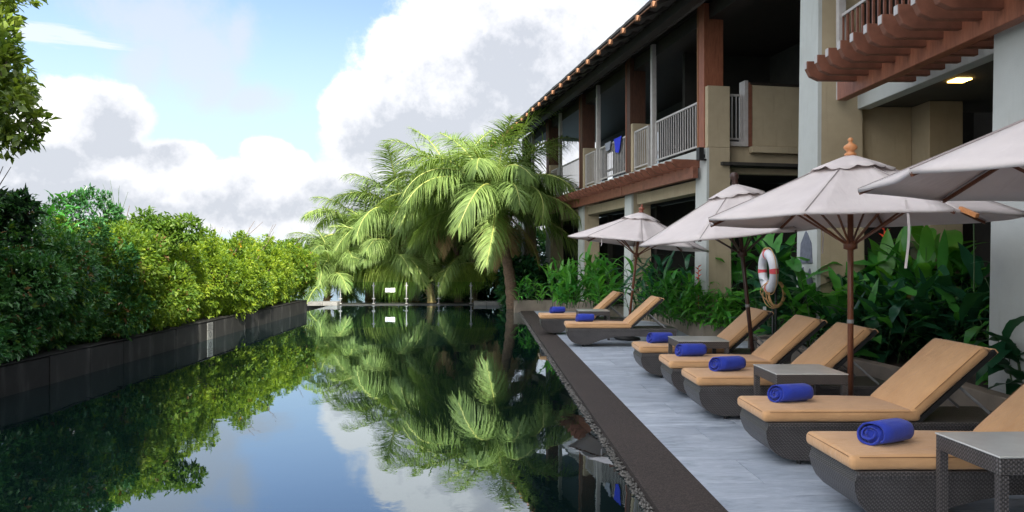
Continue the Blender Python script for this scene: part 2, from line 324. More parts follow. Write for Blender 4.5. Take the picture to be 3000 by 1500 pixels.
# ---------------------------------------------------------------- mesh helpers
class MB:
    def __init__(s): s.v = []; s.f = []
    def add(s, vs, fs):
        o = len(s.v); s.v += [tuple(p) for p in vs]; s.f += [tuple(i + o for i in q) for q in fs]; return s
    def box(s, x0, x1, y0, y1, z0, z1, top=None):
        t_ = top or (x0, x1, y0, y1)
        vs = [(x0, y0, z0), (x1, y0, z0), (x1, y1, z0), (x0, y1, z0), (t_[0], t_[2], z1), (t_[1], t_[2], z1), (t_[1], t_[3], z1), (t_[0], t_[3], z1)]
        return s.add(vs, [(3, 2, 1, 0), (4, 5, 6, 7), (0, 1, 5, 4), (1, 2, 6, 5), (2, 3, 7, 6), (3, 0, 4, 7)])
    def tube(s, pts, rad, n=8, caps=True, squash=None):
        pts = [Vector(p) for p in pts]; k = len(pts)
        rad = rad if isinstance(rad, (list, tuple)) else [rad] * k
        vs = []; up = Vector((0, 0, 1))
        for i, p in enumerate(pts):
            d = (pts[min(i + 1, k - 1)] - pts[max(i - 1, 0)]).normalized()
            a = d.cross(up)
            if a.length < .05: a = d.cross(Vector((1, 0, 0)))
            a.normalize(); b = a.cross(d).normalized()
            for j in range(n):
                w = 2 * PI * j / n; vs.append(p + (a * math.cos(w) + b * math.sin(w)) * rad[i])
        fs = [(i * n + j, i * n + (j + 1) % n, (i + 1) * n + (j + 1) % n, (i + 1) * n + j) for i in range(k - 1) for j in range(n)]
        if caps: fs += [tuple(range(n)), tuple(range((k - 1) * n, k * n))[::-1]]
        return s.add(vs, fs)
    def bar(s, a, b, w, h):          # rectangular bar
        a = Vector(a); b = Vector(b); d = (b - a).normalized(); u = Vector((0, 0, 1))
        if abs(d.z) > .98: u = Vector((0, 1, 0))
        r = d.cross(u).normalized(); u = r.cross(d)
        vs = [p + r * (i * w / 2) + u * (j * h / 2) for p in (a, b) for i, j in ((-1, -1), (1, -1), (1, 1), (-1, 1))]
        return s.add(vs, [(0, 1, 2, 3), (7, 6, 5, 4), (0, 4, 5, 1), (1, 5, 6, 2), (2, 6, 7, 3), (3, 7, 4, 0)])
    def prism(s, poly, z0, z1):
        n = len(poly); vs = [(x, y, z0) for x, y in poly] + [(x, y, z1) for x, y in poly]
        return s.add(vs, [tuple(range(n))[::-1], tuple(range(n, 2 * n))] + [(i, (i + 1) % n, n + (i + 1) % n, n + i) for i in range(n)])
    def lathe(s, prof, n=16, c=(0, 0)):
        vs = [(c[0] + r * math.cos(2 * PI * j / n), c[1] + r * math.sin(2 * PI * j / n), z) for r, z in prof for j in range(n)]
        k = len(prof)
        return s.add(vs, [(i * n + j, i * n + (j + 1) % n, (i + 1) * n + (j + 1) % n, (i + 1) * n + j) for i in range(k - 1) for j in range(n)])
    def mesh(s, name, m, smooth=False, bevel=0, seg=2):
        me = bpy.data.meshes.new(name); me.from_pydata(s.v, [], s.f)
        bm = bmesh.new(); bm.from_mesh(me); bmesh.ops.recalc_face_normals(bm, faces=bm.faces)
        if bevel: bmesh.ops.bevel(bm, geom=list(bm.edges), offset=bevel, segments=seg, affect='EDGES', profile=.5)
        bm.to_mesh(me); bm.free()
        me.materials.append(M[m] if isinstance(m, str) else m)
        if smooth: me.polygons.foreach_set('use_smooth', [True] * len(me.polygons))
        return me
    def build(s, name, m, parent=None, smooth=False, bevel=0, seg=2, loc=None):
        return link(name, s.mesh(name, m, smooth, bevel, seg), parent, loc)
def link(name, me, parent=None, loc=None, rot=None):
    o = bpy.data.objects.new(name, me); COL.objects.link(o); o.parent = parent
    if loc is not None: o.location = loc
    if rot is not None: o.rotation_euler = rot
    return o
def tag(o, label=None, cat=None, group=None, kind=None):
    if label: o['label'] = label
    if cat: o['category'] = cat
    if group: o['group'] = group
    if kind: o['kind'] = kind
    return o
def thing(name, label, cat, loc=(0, 0, 0), rz=0, group=None):
    o = bpy.data.objects.new(name, None); COL.objects.link(o); o.location = loc; o.rotation_euler = (0, 0, rz); o.empty_display_size = .2
    return tag(o, label, cat, group)
def copy_tree(root, loc, rot, label, group=None):
    kids = {}
    for o in COL.objects:
        if o.parent: kids.setdefault(o.parent.name, []).append(o)
    def rec(o, par):
        c = o.copy(); COL.objects.link(c); c.parent = par
        for ch in kids.get(o.name, []): rec(ch, c)
        return c
    r = rec(root, None); r.location = loc; r.rotation_euler = rot; r['label'] = label
    if group: r['group'] = group
    return r
def np_mesh(name, verts, faces4, m, smooth=False):
    me = bpy.data.meshes.new(name); nv = len(verts); nf = len(faces4); k = faces4.shape[1]
    me.vertices.add(nv); me.vertices.foreach_set('co', verts.astype(np.float32).ravel())
    me.loops.add(nf * k); me.loops.foreach_set('vertex_index', faces4.astype(np.int32).ravel())
    me.polygons.add(nf); me.polygons.foreach_set('loop_start', np.arange(nf, dtype=np.int32) * k)
    me.update(calc_edges=True); me.materials.append(M[m] if isinstance(m, str) else m); return me

# ---------------------------------------------------------------- setting: sea, ground, pool, deck
WL = -.05
def sheet(name, x0, x1, y0, y1, z, m, th=None):
    b = MB(); b.box(x0, x1, y0, y1, z - (th or .02), z); o = b.build(name, m); tag(o, kind='structure'); return o
sheet('sea', -9000, 9000, -3000, 15000, -42, 'sea')
b = MB(); n = 26; xs = [(-45 + i * 90 / n) for i in range(n + 1)]; ys = [(-40 + i * 95 / n) for i in range(n + 1)]
vs = []
for yy in ys:
    for xx in xs:
        z = -.6 - max(0, yy - 34) * .35 - max(0, -xx - 12) * .5 - (random.random() * .1)
        vs.append((xx, yy, z))
b.add(vs, [(j * (n + 1) + i, j * (n + 1) + i + 1, (j + 1) * (n + 1) + i + 1, (j + 1) * (n + 1) + i) for j in range(n) for i in range(n)])
tag(b.build('ground', 'ground', smooth=True), kind='structure')
b = MB(); pts = 60; vs = []
for i in range(pts + 1):
    x = -2600 + 2400 * i / pts; hh = -42 + 68 * math.exp(-((i - 34) / 16) ** 2) * (1 + .2 * math.sin(i * .9) + .1 * math.sin(i * 2.3))
    vs += [(x, 2600, -43), (x, 2850 + 30 * math.sin(i), hh), (x, 3300, -43)]
b.add(vs, [(i * 3 + k, i * 3 + 3 + k, i * 3 + 4 + k, i * 3 + 1 + k) for i in range(pts) for k in (0, 1)])
tag(b.build('hills', 'hill', smooth=True), kind='structure')

PX0 = -5.7; PX1 = 1.0; PY1 = 27.7
b = MB(); b.box(PX0 - .05, PX1 + .02, -3, PY1 + .2, -.55, WL); tag(b.build('water', 'water'), kind='structure')
# brown pebble-wash strip, pebble gutter, deck
b = MB(); b.box(1.075, 1.50, 1.0, 24.0, -.5, 0.0); tag(b.build('pool_edge_strip', 'strip'), kind='structure')
b = MB(); b.box(1.02, 1.072, 1.0, 24.0, -.5, -.062); tag(b.build('gutter', 'darkstone'), kind='structure')
b = MB()
for i in range(2600):
    r = random.uniform(.007, .017); y = 2.5 + 21.3 * (random.random() ** 1.2); x = random.uniform(1.008, 1.075)
    z = -.048 + random.uniform(0, .012); rx, ry, rz = r * random.uniform(.8, 1.3), r * random.uniform(.8, 1.4), r * .7
    b.add([(x + rx, y, z), (x, y + ry, z), (x - rx, y, z), (x, y - ry, z), (x, y, z + rz), (x, y, z - rz)],
          [(0, 1, 4), (1, 2, 4), (2, 3, 4), (3, 0, 4), (1, 0, 5), (2, 1, 5), (3, 2, 5), (0, 3, 5)])
o = b.build('pebbles', 'pebble'); tag(o, 'line of small wet pebbles in the gutter beside the brown strip', 'pebbles', kind='stuff')
b = MB(); b.box(1.50, 9.0, 1.0, 24.6, -.5, -.014); deck = b.build('deck', 'grout'); tag(deck, kind='structure')
tw, tl = .9, .6; cnt = 0
tile_me = {}
def tile(w, l):
    k = (round(w, 3), round(l, 3))
    if k not in tile_me:
        q = MB(); q.box(0, w - .006, 0, l - .006, -.012, 0.0); tile_me[k] = q.mesh('tile', 'slate', bevel=.0015, seg=1)
    return tile_me[k]
j = 0; y = 2.2
while y < 24.5:
    x = 1.502; off = (j % 2) * .45; first = True
    xmax = 6.0
    while x < xmax:
        w = (tw - off) if (first and off) else tw
        o = link('tile', tile(w, tl), deck, (x, y, random.uniform(-.0012, .0012)))
        x += w; first = False
    y += tl; j += 1

# left pool wall with panels
wall = thing('pool_wall', 'low dark stained concrete wall along the left side of the pool', 'wall', (PX0, 4, WL))
b = MB(); b.box(-.35, -.035, -8, 20.0, -.4, .372); b.build('core', 'darkstone', wall)
y = -8.0; i = 0
while y < 19.9:
    l = 1.0 if y + 1 < 20 else 20 - y
    q = MB(); q.box(-.03 + (i % 3) * .004, random.uniform(-.004, .006), y + .008, y + l - .008, -.4, .36 + random.uniform(-.006, .006)); q.build('panel', 'wallpanel', wall, bevel=.004, seg=1)
    q = MB(); q.box(-.36, .012, y + .004, y + l - .004, .374, .392); q.build('coping', 'wallpanel', wall, bevel=.004, seg=1)
    y += l; i += 1
q = MB(); q.box(-.35, .0, 20.001, 20.06, -.4, .38); q.build('end_panel', 'wallpanel', wall)
# depth marker plates on the wall
z0 = 15.65
pl = thing('marker_plate', 'small grey marker plate with lines of print, upper of two on the dark pool wall', 'sign', (PX0 + .012, z0, .15))
q = MB(); q.box(0, .012, -.15, .15, 0, .15); q.build('plate', 'grey_sign', pl)
q = MB()
for k in range(4): q.box(.013, .015, -.11, .11 - (k % 2) * .05, .025 + k * .03, .036 + k * .03)
q.build('print', 'ink', pl)
pl2 = thing('marker_plate', 'small grey marker plate with a round dark emblem, lower one on the pool wall', 'sign', (PX0 + .012, z0, -.045))
q = MB(); q.box(0, .012, -.15, .15, 0, .185); q.build('plate', 'grey_sign', pl2)
q = MB(); q.tube([(.0125, 0, .10), (.0145, 0, .10)], .065, 20); q.build('emblem', 'ink', pl2)
q = MB(); q.box(.015, .0165, -.012, .012, .06, .14); q.box(.015, .0165, -.035, .035, .10, .115); q.build('figure', 'grey_sign', pl2)

# far end: dark coping, pale slabs, glass fence
b = MB(); b.box(PX0 - 1.5, PX1 + 4.0, PY1 + .2, PY1 + 1.4, -.6, -.02); o = b.build('far_terrace', 'darkstone'); tag(o, kind='structure')
for (a_, c_, lab) in ((905, 992, 'pale grey stone slab at the far left corner of the pool'), (1388, 1500, 'pale grey stone slab at the far right end of the pool beside dark plants')):
    p0 = G(a_, 27.6); p1 = G(c_, 27.6)
    q = thing('stone_slab', lab, 'slab', (p0.x, PY1 + .14, -.015), 0, 'pale slabs at the far pool edge')
    wd = (p1.x - p0.x); nn = 2 if wd < 1.3 else 3
    for k in range(nn): m_ = MB(); m_.box(k * wd / nn, (k + 1) * wd / nn - .01, -.25, .45, -.04, .10); m_.build('stone', 'slab', q, bevel=.01)
gf = thing('glass_fence', 'frameless glass fence on steel posts along the far end of the pool', 'fence', (0, PY1 + .45, -.02))
pxs = [1001, 1097, 1192, 1286, 1380, 1470]
gx = [G(p, 28.2).x for p in pxs]
for k, x in enumerate(gx):
    m_ = MB(); m_.tube([(x, 0, 0), (x, 0, .80)], .022, 8); m_.tube([(x, 0, 0), (x, 0, .03)], .06, 10); ps = m_.build('post', 'metal', gf, smooth=True)
    for zz in (.18, .66): m_ = MB(); m_.box(x - .06, x + .06, -.02, .03, zz, zz + .04); m_.build('clamp', 'metal', ps)
for k in range(len(gx) - 1):
    m_ = MB(); m_.box(gx[k] + .03, gx[k + 1] - .03, -.006, .006, .10, .82); m_.build('pane', 'glass', gf)
p = G(1144, 28.1); sg = thing('notice', 'small white notice fixed to the glass fence at the far pool end', 'sign', (p.x, PY1 + .43, .42))
m_ = MB(); m_.box(-.18, .18, 0, .008, 0, .15); m_.build('board', 'sign', sg)
m_ = MB()
for (a_, c_, zz) in ((-.15, -.05, .10), (.0, .13, .10), (-.15, .0, .045)): m_.box(a_, c_, -.0025, -.0005, zz, zz + .012)
m_.build('print', 'grey_sign', sg)

# ---------------------------------------------------------------- buildings
WANG = math.atan((1500 - 1050) / F) - YAW        # far wing turned to the left of the pool line
Lw = 7.2; z1 = F * Lw / (2040 - 1050)
O = G(2040, z1)                                   # outer far corner of first far-wing column
wing = thing('hotel_wing', 'two storey hotel wing with timber columns, balcony railings and rafters behind the far loungers', 'building', (O.x, O.y, 0), WANG)
SP = 4.35
# local: x = into building, y = along the wing away from camera
def part(name, m, par, *boxes, bevel=0, **kw):
    b = MB()
    for q in boxes: b.box(*q)
    return b.build(name, m, par, bevel=bevel, **kw)
def pale_side(name, par, x, y0, y1, z0, z1, xt=None, y0t=None, y1t=None):
    pass
FL = 3.93
def two_tone_column(par, name, x0, x1, y0, y1, z0, z1, bt):
    # battered pier, pale plaster on its pool side
    c = MB(); c.box(x0 - bt, x1 + bt, y0 - bt, y1 + bt, z0, z1, (x0, x1, y0, y1)); o = c.build(name, 'plaster', par, bevel=.015, seg=2)
    f = MB(); e = .006
    f.add([(x0 - bt - e, y0 - bt - .001, z0), (x0 - bt - e, y1 + bt + .001, z0), (x0 - e, y1 + .001, z1 - .01), (x0 - e, y0 - .001, z1 - .01),
           (x0 - bt + .05, y0 - bt - .001, z0), (x0 - bt + .05, y1 + bt + .001, z0), (x0 + .05, y1 + .001, z1 - .01), (x0 + .05, y0 - .001, z1 - .01)],
          [(0, 1, 2, 3), (4, 7, 6, 5), (0, 3, 7, 4), (1, 5, 6, 2), (3, 2, 6, 7), (0, 4, 5, 1)])
    f.build('pale_facing', 'plaster_pale', o)
    return o
NB = 5
for k in range(NB):
    y = k * SP
    two_tone_column(wing, 'column', .0, .52, y - .50, y + .0, -.5, 3.92, .035)
    part('pier', 'plaster', wing, (.02, .52, y - .495, y - .36, 3.921, 5.2), bevel=.012)
    part('timber_column', 'redwood' if k == 0 else 'shaded_redwood', wing, (.0, .44, y - .357, y - .05, 3.925, 6.95), bevel=.01)
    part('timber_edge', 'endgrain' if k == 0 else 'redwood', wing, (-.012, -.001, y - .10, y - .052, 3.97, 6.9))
def baluster_me(h, m='white_metal', w=.018):
    q = MB(); q.box(-w / 2, w / 2, -w / 2, w / 2, 0, h); return q.mesh('baluster', m)
bal = baluster_me(.92)
def railing(par, p0, p1, z, me=bal, m='white_metal', step=.125, name='railing'):
    p0 = Vector((*p0, z)); p1 = Vector((*p1, z)); L = (p1 - p0).length; d = (p1 - p0) / L
    q = MB(); q.bar(p0 + Vector((0, 0, 1.0)), p1 + Vector((0, 0, 1.0)), .05, .04); q.bar(p0 + Vector((0, 0, .07)), p1 + Vector((0, 0, .07)), .035, .035)
    for p in (p0, p1): q.bar(p, p + Vector((0, 0, 1.0)), .045, .045)
    r = q.build(name, m, par)
    nb = max(2, int(L / step))
    for i in range(1, nb): link('baluster', me, r, p0 + d * (L * i / nb) + Vector((0, 0, .075)))
    return r
for k in range(NB - 1):
    y = k * SP
    part('balcony_slab', 'plaster_pale', wing, (.03, 5.0, y + .05, y + SP - .55, 3.66, FL), bevel=.01)
    railing(wing, (.07, y + .06), (.07, y + 2.35), FL + .02); railing(wing, (.07, y + 2.85), (.07, y + SP - .56), FL + .02)
    part('post', 'white_metal', wing, (.02, .13, y + 2.5, y + 2.62, FL, 6.9))
    # pergola rafters below the slab: beam + rafters
    pg = part('pergola_beam', 'rafter', wing, (-.22, -.10, y - .3, y + SP - .35, 3.30, 3.55), bevel=.008)
    nr = 12
    q = MB(); q.add([(-.62, -.03, .13), (-.62, -.03, .20), (.10, -.03, .20), (.10, -.03, .03), (-.52, -.03, .03),
                     (-.62, .03, .13), (-.62, .03, .20), (.10, .03, .20), (.10, .03, .03), (-.52, .03, .03)],
                    [(0, 1, 2, 3, 4), (9, 8, 7, 6, 5), (0, 5, 6, 1), (1, 6, 7, 2), (2, 7, 8, 3), (3, 8, 9, 4), (4, 9, 5, 0)])
    if k == 0:
        raf = q.mesh('rafter', 'rafter'); q2 = MB(); q2.box(-.628, -.621, -.03, .03, .13, .2); rafend = q2.mesh('rafter_end', 'white_metal')
        rafj = MB(); rafj.v = q.v[:]; rafj.f = q.f[:]
        rafj.box(-.626, -.6205, -.029, .029, .132, .199); 
    for i in range(nr):
        link('rafter', raf, pg, (0, y - .15 + i * (SP / nr), 3.50))
    part('lintel', 'plaster', wing, (.12, .45, y + .05, y + SP - .55, 3.05, 3.32), bevel=.01)
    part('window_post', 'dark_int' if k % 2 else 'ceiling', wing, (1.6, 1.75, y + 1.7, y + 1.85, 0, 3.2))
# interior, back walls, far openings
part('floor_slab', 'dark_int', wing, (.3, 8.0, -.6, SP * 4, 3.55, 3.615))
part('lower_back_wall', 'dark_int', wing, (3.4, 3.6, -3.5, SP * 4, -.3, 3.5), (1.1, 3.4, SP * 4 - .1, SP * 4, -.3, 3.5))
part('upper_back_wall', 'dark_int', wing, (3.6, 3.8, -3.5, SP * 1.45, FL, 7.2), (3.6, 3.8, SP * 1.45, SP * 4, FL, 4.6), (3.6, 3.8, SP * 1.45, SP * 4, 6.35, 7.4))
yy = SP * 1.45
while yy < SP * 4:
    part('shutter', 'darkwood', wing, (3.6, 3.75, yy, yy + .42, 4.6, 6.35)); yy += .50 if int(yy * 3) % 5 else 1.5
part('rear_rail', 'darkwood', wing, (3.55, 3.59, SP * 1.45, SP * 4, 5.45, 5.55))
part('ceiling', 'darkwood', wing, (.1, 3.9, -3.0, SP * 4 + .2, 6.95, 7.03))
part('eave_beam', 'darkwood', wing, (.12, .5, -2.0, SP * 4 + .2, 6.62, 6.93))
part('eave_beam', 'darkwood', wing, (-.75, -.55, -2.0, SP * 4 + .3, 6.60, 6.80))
# roof: slope up inwards
rf = MB(); sl_ = .46
def rz_(x): return 6.66 + (x + 1.32) * sl_
y0, y1 = -2.3, SP * 4 + .9
rf.add([(-1.32, y0, rz_(-1.32)), (4.5, y0, rz_(4.5)), (4.5, y1, rz_(4.5)), (-1.32, y1, rz_(-1.32)), (-1.32, y0, rz_(-1.32) + .06), (4.5, y0, rz_(4.5) + .06), (4.5, y1, rz_(4.5) + .06), (-1.32, y1, rz_(-1.32) + .06)],
       [(0, 1, 2, 3), (7, 6, 5, 4), (0, 4, 5, 1), (1, 5, 6, 2), (2, 6, 7, 3), (3, 7, 4, 0)])
rf.add([(10.3, y0, rz_(-1.32)), (4.5, y0, rz_(4.5)), (4.5, y1, rz_(4.5)), (10.3, y1, rz_(-1.32)), (10.3, y0, rz_(-1.32) + .06), (4.5, y0, rz_(4.5) + .06), (4.5, y1, rz_(4.5) + .06), (10.3, y1, rz_(-1.32) + .06)],
       [(3, 2, 1, 0), (4, 5, 6, 7), (1, 5, 4, 0), (2, 6, 5, 1), (3, 7, 6, 2), (0, 4, 7, 3)])
roof = rf.build('roof', 'darkwood', wing)
sg_ = MB()
for i in range(int((y1 - y0) / .3)):
    for r_ in range(6): sg_.box(-1.36 + r_ * .26, -1.04 + r_ * .26, y0 + i * .3, y0 + i * .3 + .29, rz_(-1.36 + r_ * .26) + .065, rz_(-1.36 + r_ * .26) + .065 + random.uniform(.03, .05) + .02)
sg_.build('shingle_edge', 'rooftile', roof)['kind'] = 'stuff'
rr = MB(); a, c = -1.42, 1.2
def zz_(x): return 6.66 + (x + 1.32) * sl_
rr.add([(a, -.04, zz_(a) - .10), (a, -.04, zz_(a) - .02), (c, -.04, zz_(c) - .02), (c, -.04, zz_(c) - .16), (a, .04, zz_(a) - .10), (a, .04, zz_(a) - .02), (c, .04, zz_(c) - .02), (c, .04, zz_(c) - .16)],
       [(0, 1, 2, 3), (7, 6, 5, 4), (0, 4, 5, 1), (1, 5, 6, 2), (2, 6, 7, 3), (3, 7, 4, 0)])
rafm = rr.mesh('roof_rafter', 'darkwood')
re_ = MB(); re_.box(-1.475, -1.38, -.05, .05, zz_(a) - .12, zz_(a) - .005); endm = re_.mesh('rafter_tip', 'endgrain', bevel=.015)
for i in range(24):
    yv = -2.0 + i * .86
    link('roof_rafter', rafm, roof, (0, yv, 0)); link('rafter_tip', endm, roof, (0, yv, 0))
part('gutter_batten', 'endgrain', roof, (-1.375, -1.345, y0, y1, rz_(-1.32) - .04, rz_(-1.32) - .025))
# parapet box facing the pool camera, at the near end of the far wing
pp = part('parapet', 'plaster', wing, (1.15, 4.6, -.25, -.05, 4.02, 5.32), bevel=.012)
part('parapet_cap', 'darkwood', pp, (1.10, 4.6, -.28, -.02, 5.322, 5.37))
part('parapet_edge', 'rafter', pp, (1.06, 1.146, -.27, -.03, 4.0, 5.36))
part('white_post', 'white_metal', pp, (.98, 1.055, -.27, -.03, 4.0, 5.40))
rl = railing(wing, (.56, -.15), (.94, -.15), 4.1, step=.09)
part('cross_beam', 'plaster', wing, (.56, 4.6, -.20, -.04, 3.42, 4.0), bevel=.012)
part('cross_ledge', 'plaster', wing, (1.10, 4.6, -.38, -.21, 3.86, 4.0), bevel=.01)
part('plinth', 'white_metal', wing, (.56, 1.04, -.3, -.21, 4.0, 4.09))
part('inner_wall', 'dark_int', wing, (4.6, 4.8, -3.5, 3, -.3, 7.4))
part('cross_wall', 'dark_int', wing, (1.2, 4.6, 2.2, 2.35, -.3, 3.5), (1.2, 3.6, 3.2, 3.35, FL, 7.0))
# wall lamp
p = wing.matrix_basis @ Vector((-.02, -.40, 3.66))
lampo = thing('wall_lamp', 'small dark box lamp on the tall pale column above the middle parasol', 'lamp', p, WANG)
part('lamp_body', 'black', lampo, (-.14, -.03, -.07, .07, 0, .26), bevel=.008); part('bracket', 'black', lampo, (-.03, .06, -.03, .03, .05, .12), (-.1, .02, -.1, -.07, -.02, .02))
# clothes on rail
def cloth(p_local, w, h, m, lab, seed):
    p = wing.matrix_basis @ Vector(p_local); random.seed(seed)
    o = MB(); nx, nz = 8, 8; vs = []
    for i in range(nx + 1):
        for j in range(nz + 1):
            u = i / nx; v = j / nz
            vs.append((-.035 - .02 * math.sin(u * 9 + seed) * v - .01, (u - .5) * w * (1 - .35 * v), .02 - v * h * (1 - .25 * abs(u - .5))))
    vs2 = [(x + .012, y, z) for x, y, z in vs]
    k = (nx + 1) * (nz + 1)
    fs = [(i * (nz + 1) + j, (i + 1) * (nz + 1) + j, (i + 1) * (nz + 1) + j + 1, i * (nz + 1) + j + 1) for i in range(nx) for j in range(nz)]
    o.add(vs + vs2, fs + [tuple(q + k for q in f)[::-1] for f in fs])
    ob = o.build('hanging_cloth', m, None, smooth=True, loc=p); ob.rotation_euler = (0, 0, WANG); tag(ob, lab, 'towel')
cloth((.045, SP + .62, FL + 1.05), .62, .42, 'bluecloth', 'bright blue towel hung over the upstairs balcony railing', 1)
cloth((.045, SP + 1.45, FL + 1.05), .55, .25, 'greycloth', 'grey cloth draped on the upstairs railing left of the blue towel', 3)

# near wing, parallel to the pool
Ln = 4.9; zn1 = F * Ln / (2340 - 1425); Pn = G(2340, zn1)
near = thing('near_wing', 'near hotel wing with a brown timber pergola and tall pale columns behind the planting', 'building', (Pn.x, Pn.y, 0), 0)
def ncol(y, top): return two_tone_column(near, 'column', .06, .66, y - .60, y, -.5, top, .08)
for k in range(0, 5): ncol(-k * 4.55, 7.4)
# balcony slab, beam, soffit
part('balcony_slab', 'plaster', near, (.825, 5.5, -19, -.05, 3.945, 4.11))
part('concrete_beam', 'plaster_pale', near, (.62, .82, -3.92, -.62, 3.82, 4.13), bevel=.01)
part('soffit', 'ceiling', near, (.83, 5.5, -19, -.05, 3.90, 3.94))
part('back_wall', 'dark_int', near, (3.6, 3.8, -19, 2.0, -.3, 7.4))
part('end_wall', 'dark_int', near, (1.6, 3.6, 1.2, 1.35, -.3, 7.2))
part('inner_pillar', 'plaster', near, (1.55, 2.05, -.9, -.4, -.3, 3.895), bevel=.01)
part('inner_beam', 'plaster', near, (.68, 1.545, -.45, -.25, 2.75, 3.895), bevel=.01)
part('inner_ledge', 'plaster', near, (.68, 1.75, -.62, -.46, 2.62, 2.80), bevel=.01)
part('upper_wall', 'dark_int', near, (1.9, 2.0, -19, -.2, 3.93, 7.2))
part('roof', 'rooftile', near, (-1.2, 8, -19, 1.0, 7.4, 7.6))
blk = thing('added_shade_block', 'tall unseen block added behind the viewer to shade the near hedge', 'building', (8, -22, 0))  # unseen block added behind the camera, sized to shade the near hedge
part('wall', 'plaster', blk, (-12, 14, -8, 7.5, -.5, 20))  # body of the added unseen shade block
for k in range(6): part('block_band', 'plaster_pale', blk, (-12.1, 14.1, 7.5, 7.9, 2.9 + 3.3 * k, 3.3 + 3.3 * k))
lq = C(5.77, 9.68) - near.location
lamp2 = part('ceiling_lamp', 'lampglow', near, (lq.x - .1, lq.x + .1, lq.y - .1, lq.y + .1, 3.880, 3.897))
# pergola of near wing
pb = part('pergola_beam', 'redwood', near, (-.22, -.08, -7.0, -1.75, 3.70, 4.02), bevel=.01)
q = MB(); e0, e1 = -.86, .55
prof = [(e0, .15), (e0, .24), (e1, .24), (e1, .0), (e0 + .16, .0), (e0 + .05, .05)]
q.add([(x, -.04, z) for x, z in prof] + [(x, .04, z) for x, z in prof], [(0, 1, 2, 3, 4, 5), (11, 10, 9, 8, 7, 6)] + [(i, (i + 1) % 6, 6 + (i + 1) % 6, 6 + i) for i in range(6)])
nraf = q.mesh('rafter', 'rafter', bevel=.006, seg=1)
q = MB(); q.box(e0 - .006, e0 - .0005, -.034, .034, .145, .235); nend = q.mesh('rafter_paint', 'white_metal')
for i in range(17):
    yv = -2.25 - i * .30
    ro = link('rafter', nraf, pb, (0, yv, 3.84)); 
    link('rafter_end', nend, pb, (0, yv, 3.84))
railing(near, (.30, -.70), (.30, -3.85), 4.14, me=baluster_me(.92, 'rafter', .03), m='white_metal', step=.14)
part('post', 'white_metal', near, (.24, .34, -.85, -.75, 3.93, 7.2))
# inlay on the pool side of column: bell-shaped slate inlay
def inlay_at(yl, zc):
    p = near.location
    return Vector((p.x + .06 - .08 * (1 - (zc + .5) / 7.9), p.y + yl, zc))
def inlay(outline, yc, zc, label, name='slate_inlay'):
    p = inlay_at(yc, zc); q = MB(); n = len(outline)
    q.add([(-.024, -a, b_) for a, b_ in outline] + [(.01, -a, b_) for a, b_ in outline], [tuple(range(n)), tuple(range(n, 2 * n))[::-1]] + [(i, (i + 1) % n, n + (i + 1) % n, n + i) for i in range(n)])
    o = q.build(name, 'inlay', None, loc=p); tag(o, label, 'wall ornament')
inlay([(-.22, -.2), (.22, -.2), (.18, .10), (.0, .29), (-.18, .10)], -.30, 1.73, 'slate blue five sided inlay on the pale tall column behind the life ring')
inlay([(-.09, -.3), (.07, -.3), (.08, -.05), (0, .2), (-.08, -.02)], -.20, 1.27, 'narrow pointed slate inlay below the five sided one, left of the pair')
inlay([(-.11, -.3), (.09, -.3), (.10, -.02), (.0, .2), (-.10, .02)], -.44, 1.25, 'narrow pointed slate inlay below the five sided one, right of the pair')

# ---------------------------------------------------------------- planters
def planter(name, label, pts, h, th=.16, inward=1, soil=None):
    base = Vector((*pts[0], 0)); t_ = thing(name, label, 'planter', base)
    P = [Vector((p[0], p[1], 0)) - base for p in pts]
    b = MB(); n = len(P); L = []; Rr = []
    for i in range(n):
        d = (P[min(i + 1, n - 1)] - P[max(i - 1, 0)]).normalized(); nr = Vector((-d.y, d.x, 0)) * inward
        L.append(P[i]); Rr.append(P[i] + nr * th)
    vs = []
    if soil: soil = [((L[i] + (Rr[i] - L[i]) * .6) + base)[:2] for i in range(n)] + list(soil[n:])
    for i in range(n): vs += [L[i] + Vector((0, 0, -.1)), L[i] + Vector((0, 0, h)), Rr[i] + Vector((0, 0, h)), Rr[i] + Vector((0, 0, -.1))]
    fs = [(4 * i + k, 4 * i + (k + 1) % 4, 4 * i + 4 + (k + 1) % 4, 4 * i + 4 + k) for i in range(n - 1) for k in range(4)] + [(0, 1, 2, 3), (4 * n - 1, 4 * n - 2, 4 * n - 3, 4 * n - 4)]
    b.add(vs, fs); b.build('wall', 'planter', t_, bevel=.012, seg=2)
    if soil:
        s = MB(); s.prism([(p[0] - base.x, p[1] - base.y) for p in soil], -.1, h - .07); s.build('soil', 'soil', t_)
    return t_
def g2(px, py): z = F * H / (py - HY); v = G(px, z); return (v.x, v.y)
A = [g2(1505, 911), g2(1600, 911), g2(1690, 913), g2(1745, 917)]
planter('far_planter', 'low brown plastered planter wall behind the two farthest loungers', A, .33, inward=1, soil=[A[0], A[1], A[2], A[3], (A[3][0] + 1.8, A[3][1] + 3), (A[0][0] + .3, A[0][1] + 4.5)])
Bp = [g2(1738, 921), g2(1815, 930), g2(1880, 938), g2(1935, 946), g2(1985, 966), g2(2022, 985), g2(2060, 996), g2(2175, 998), g2(2260, 1002)]
bw = [(Bp[-1][0] + 2.6, Bp[-1][1] + 1.0), (Bp[-1][0] + 1.2, Bp[-1][1] + 4), (Bp[0][0] + 2, Bp[0][1] + 2.5)]
planter('middle_planter', 'curved plastered planter wall behind the middle loungers, below bright green ginger leaves', Bp, .30, inward=1, soil=Bp + bw)
Cp = [C(3.75, 11.5).xy, C(3.9, 10.7).xy, C(4.05, 9.9).xy, C(4.2, 9.0).xy, C(4.25, 8.3).xy, C(4.35, 7.5).xy, C(4.3, 6.7).xy, C(4.4, 5.8).xy, C(4.6, 4.6).xy]
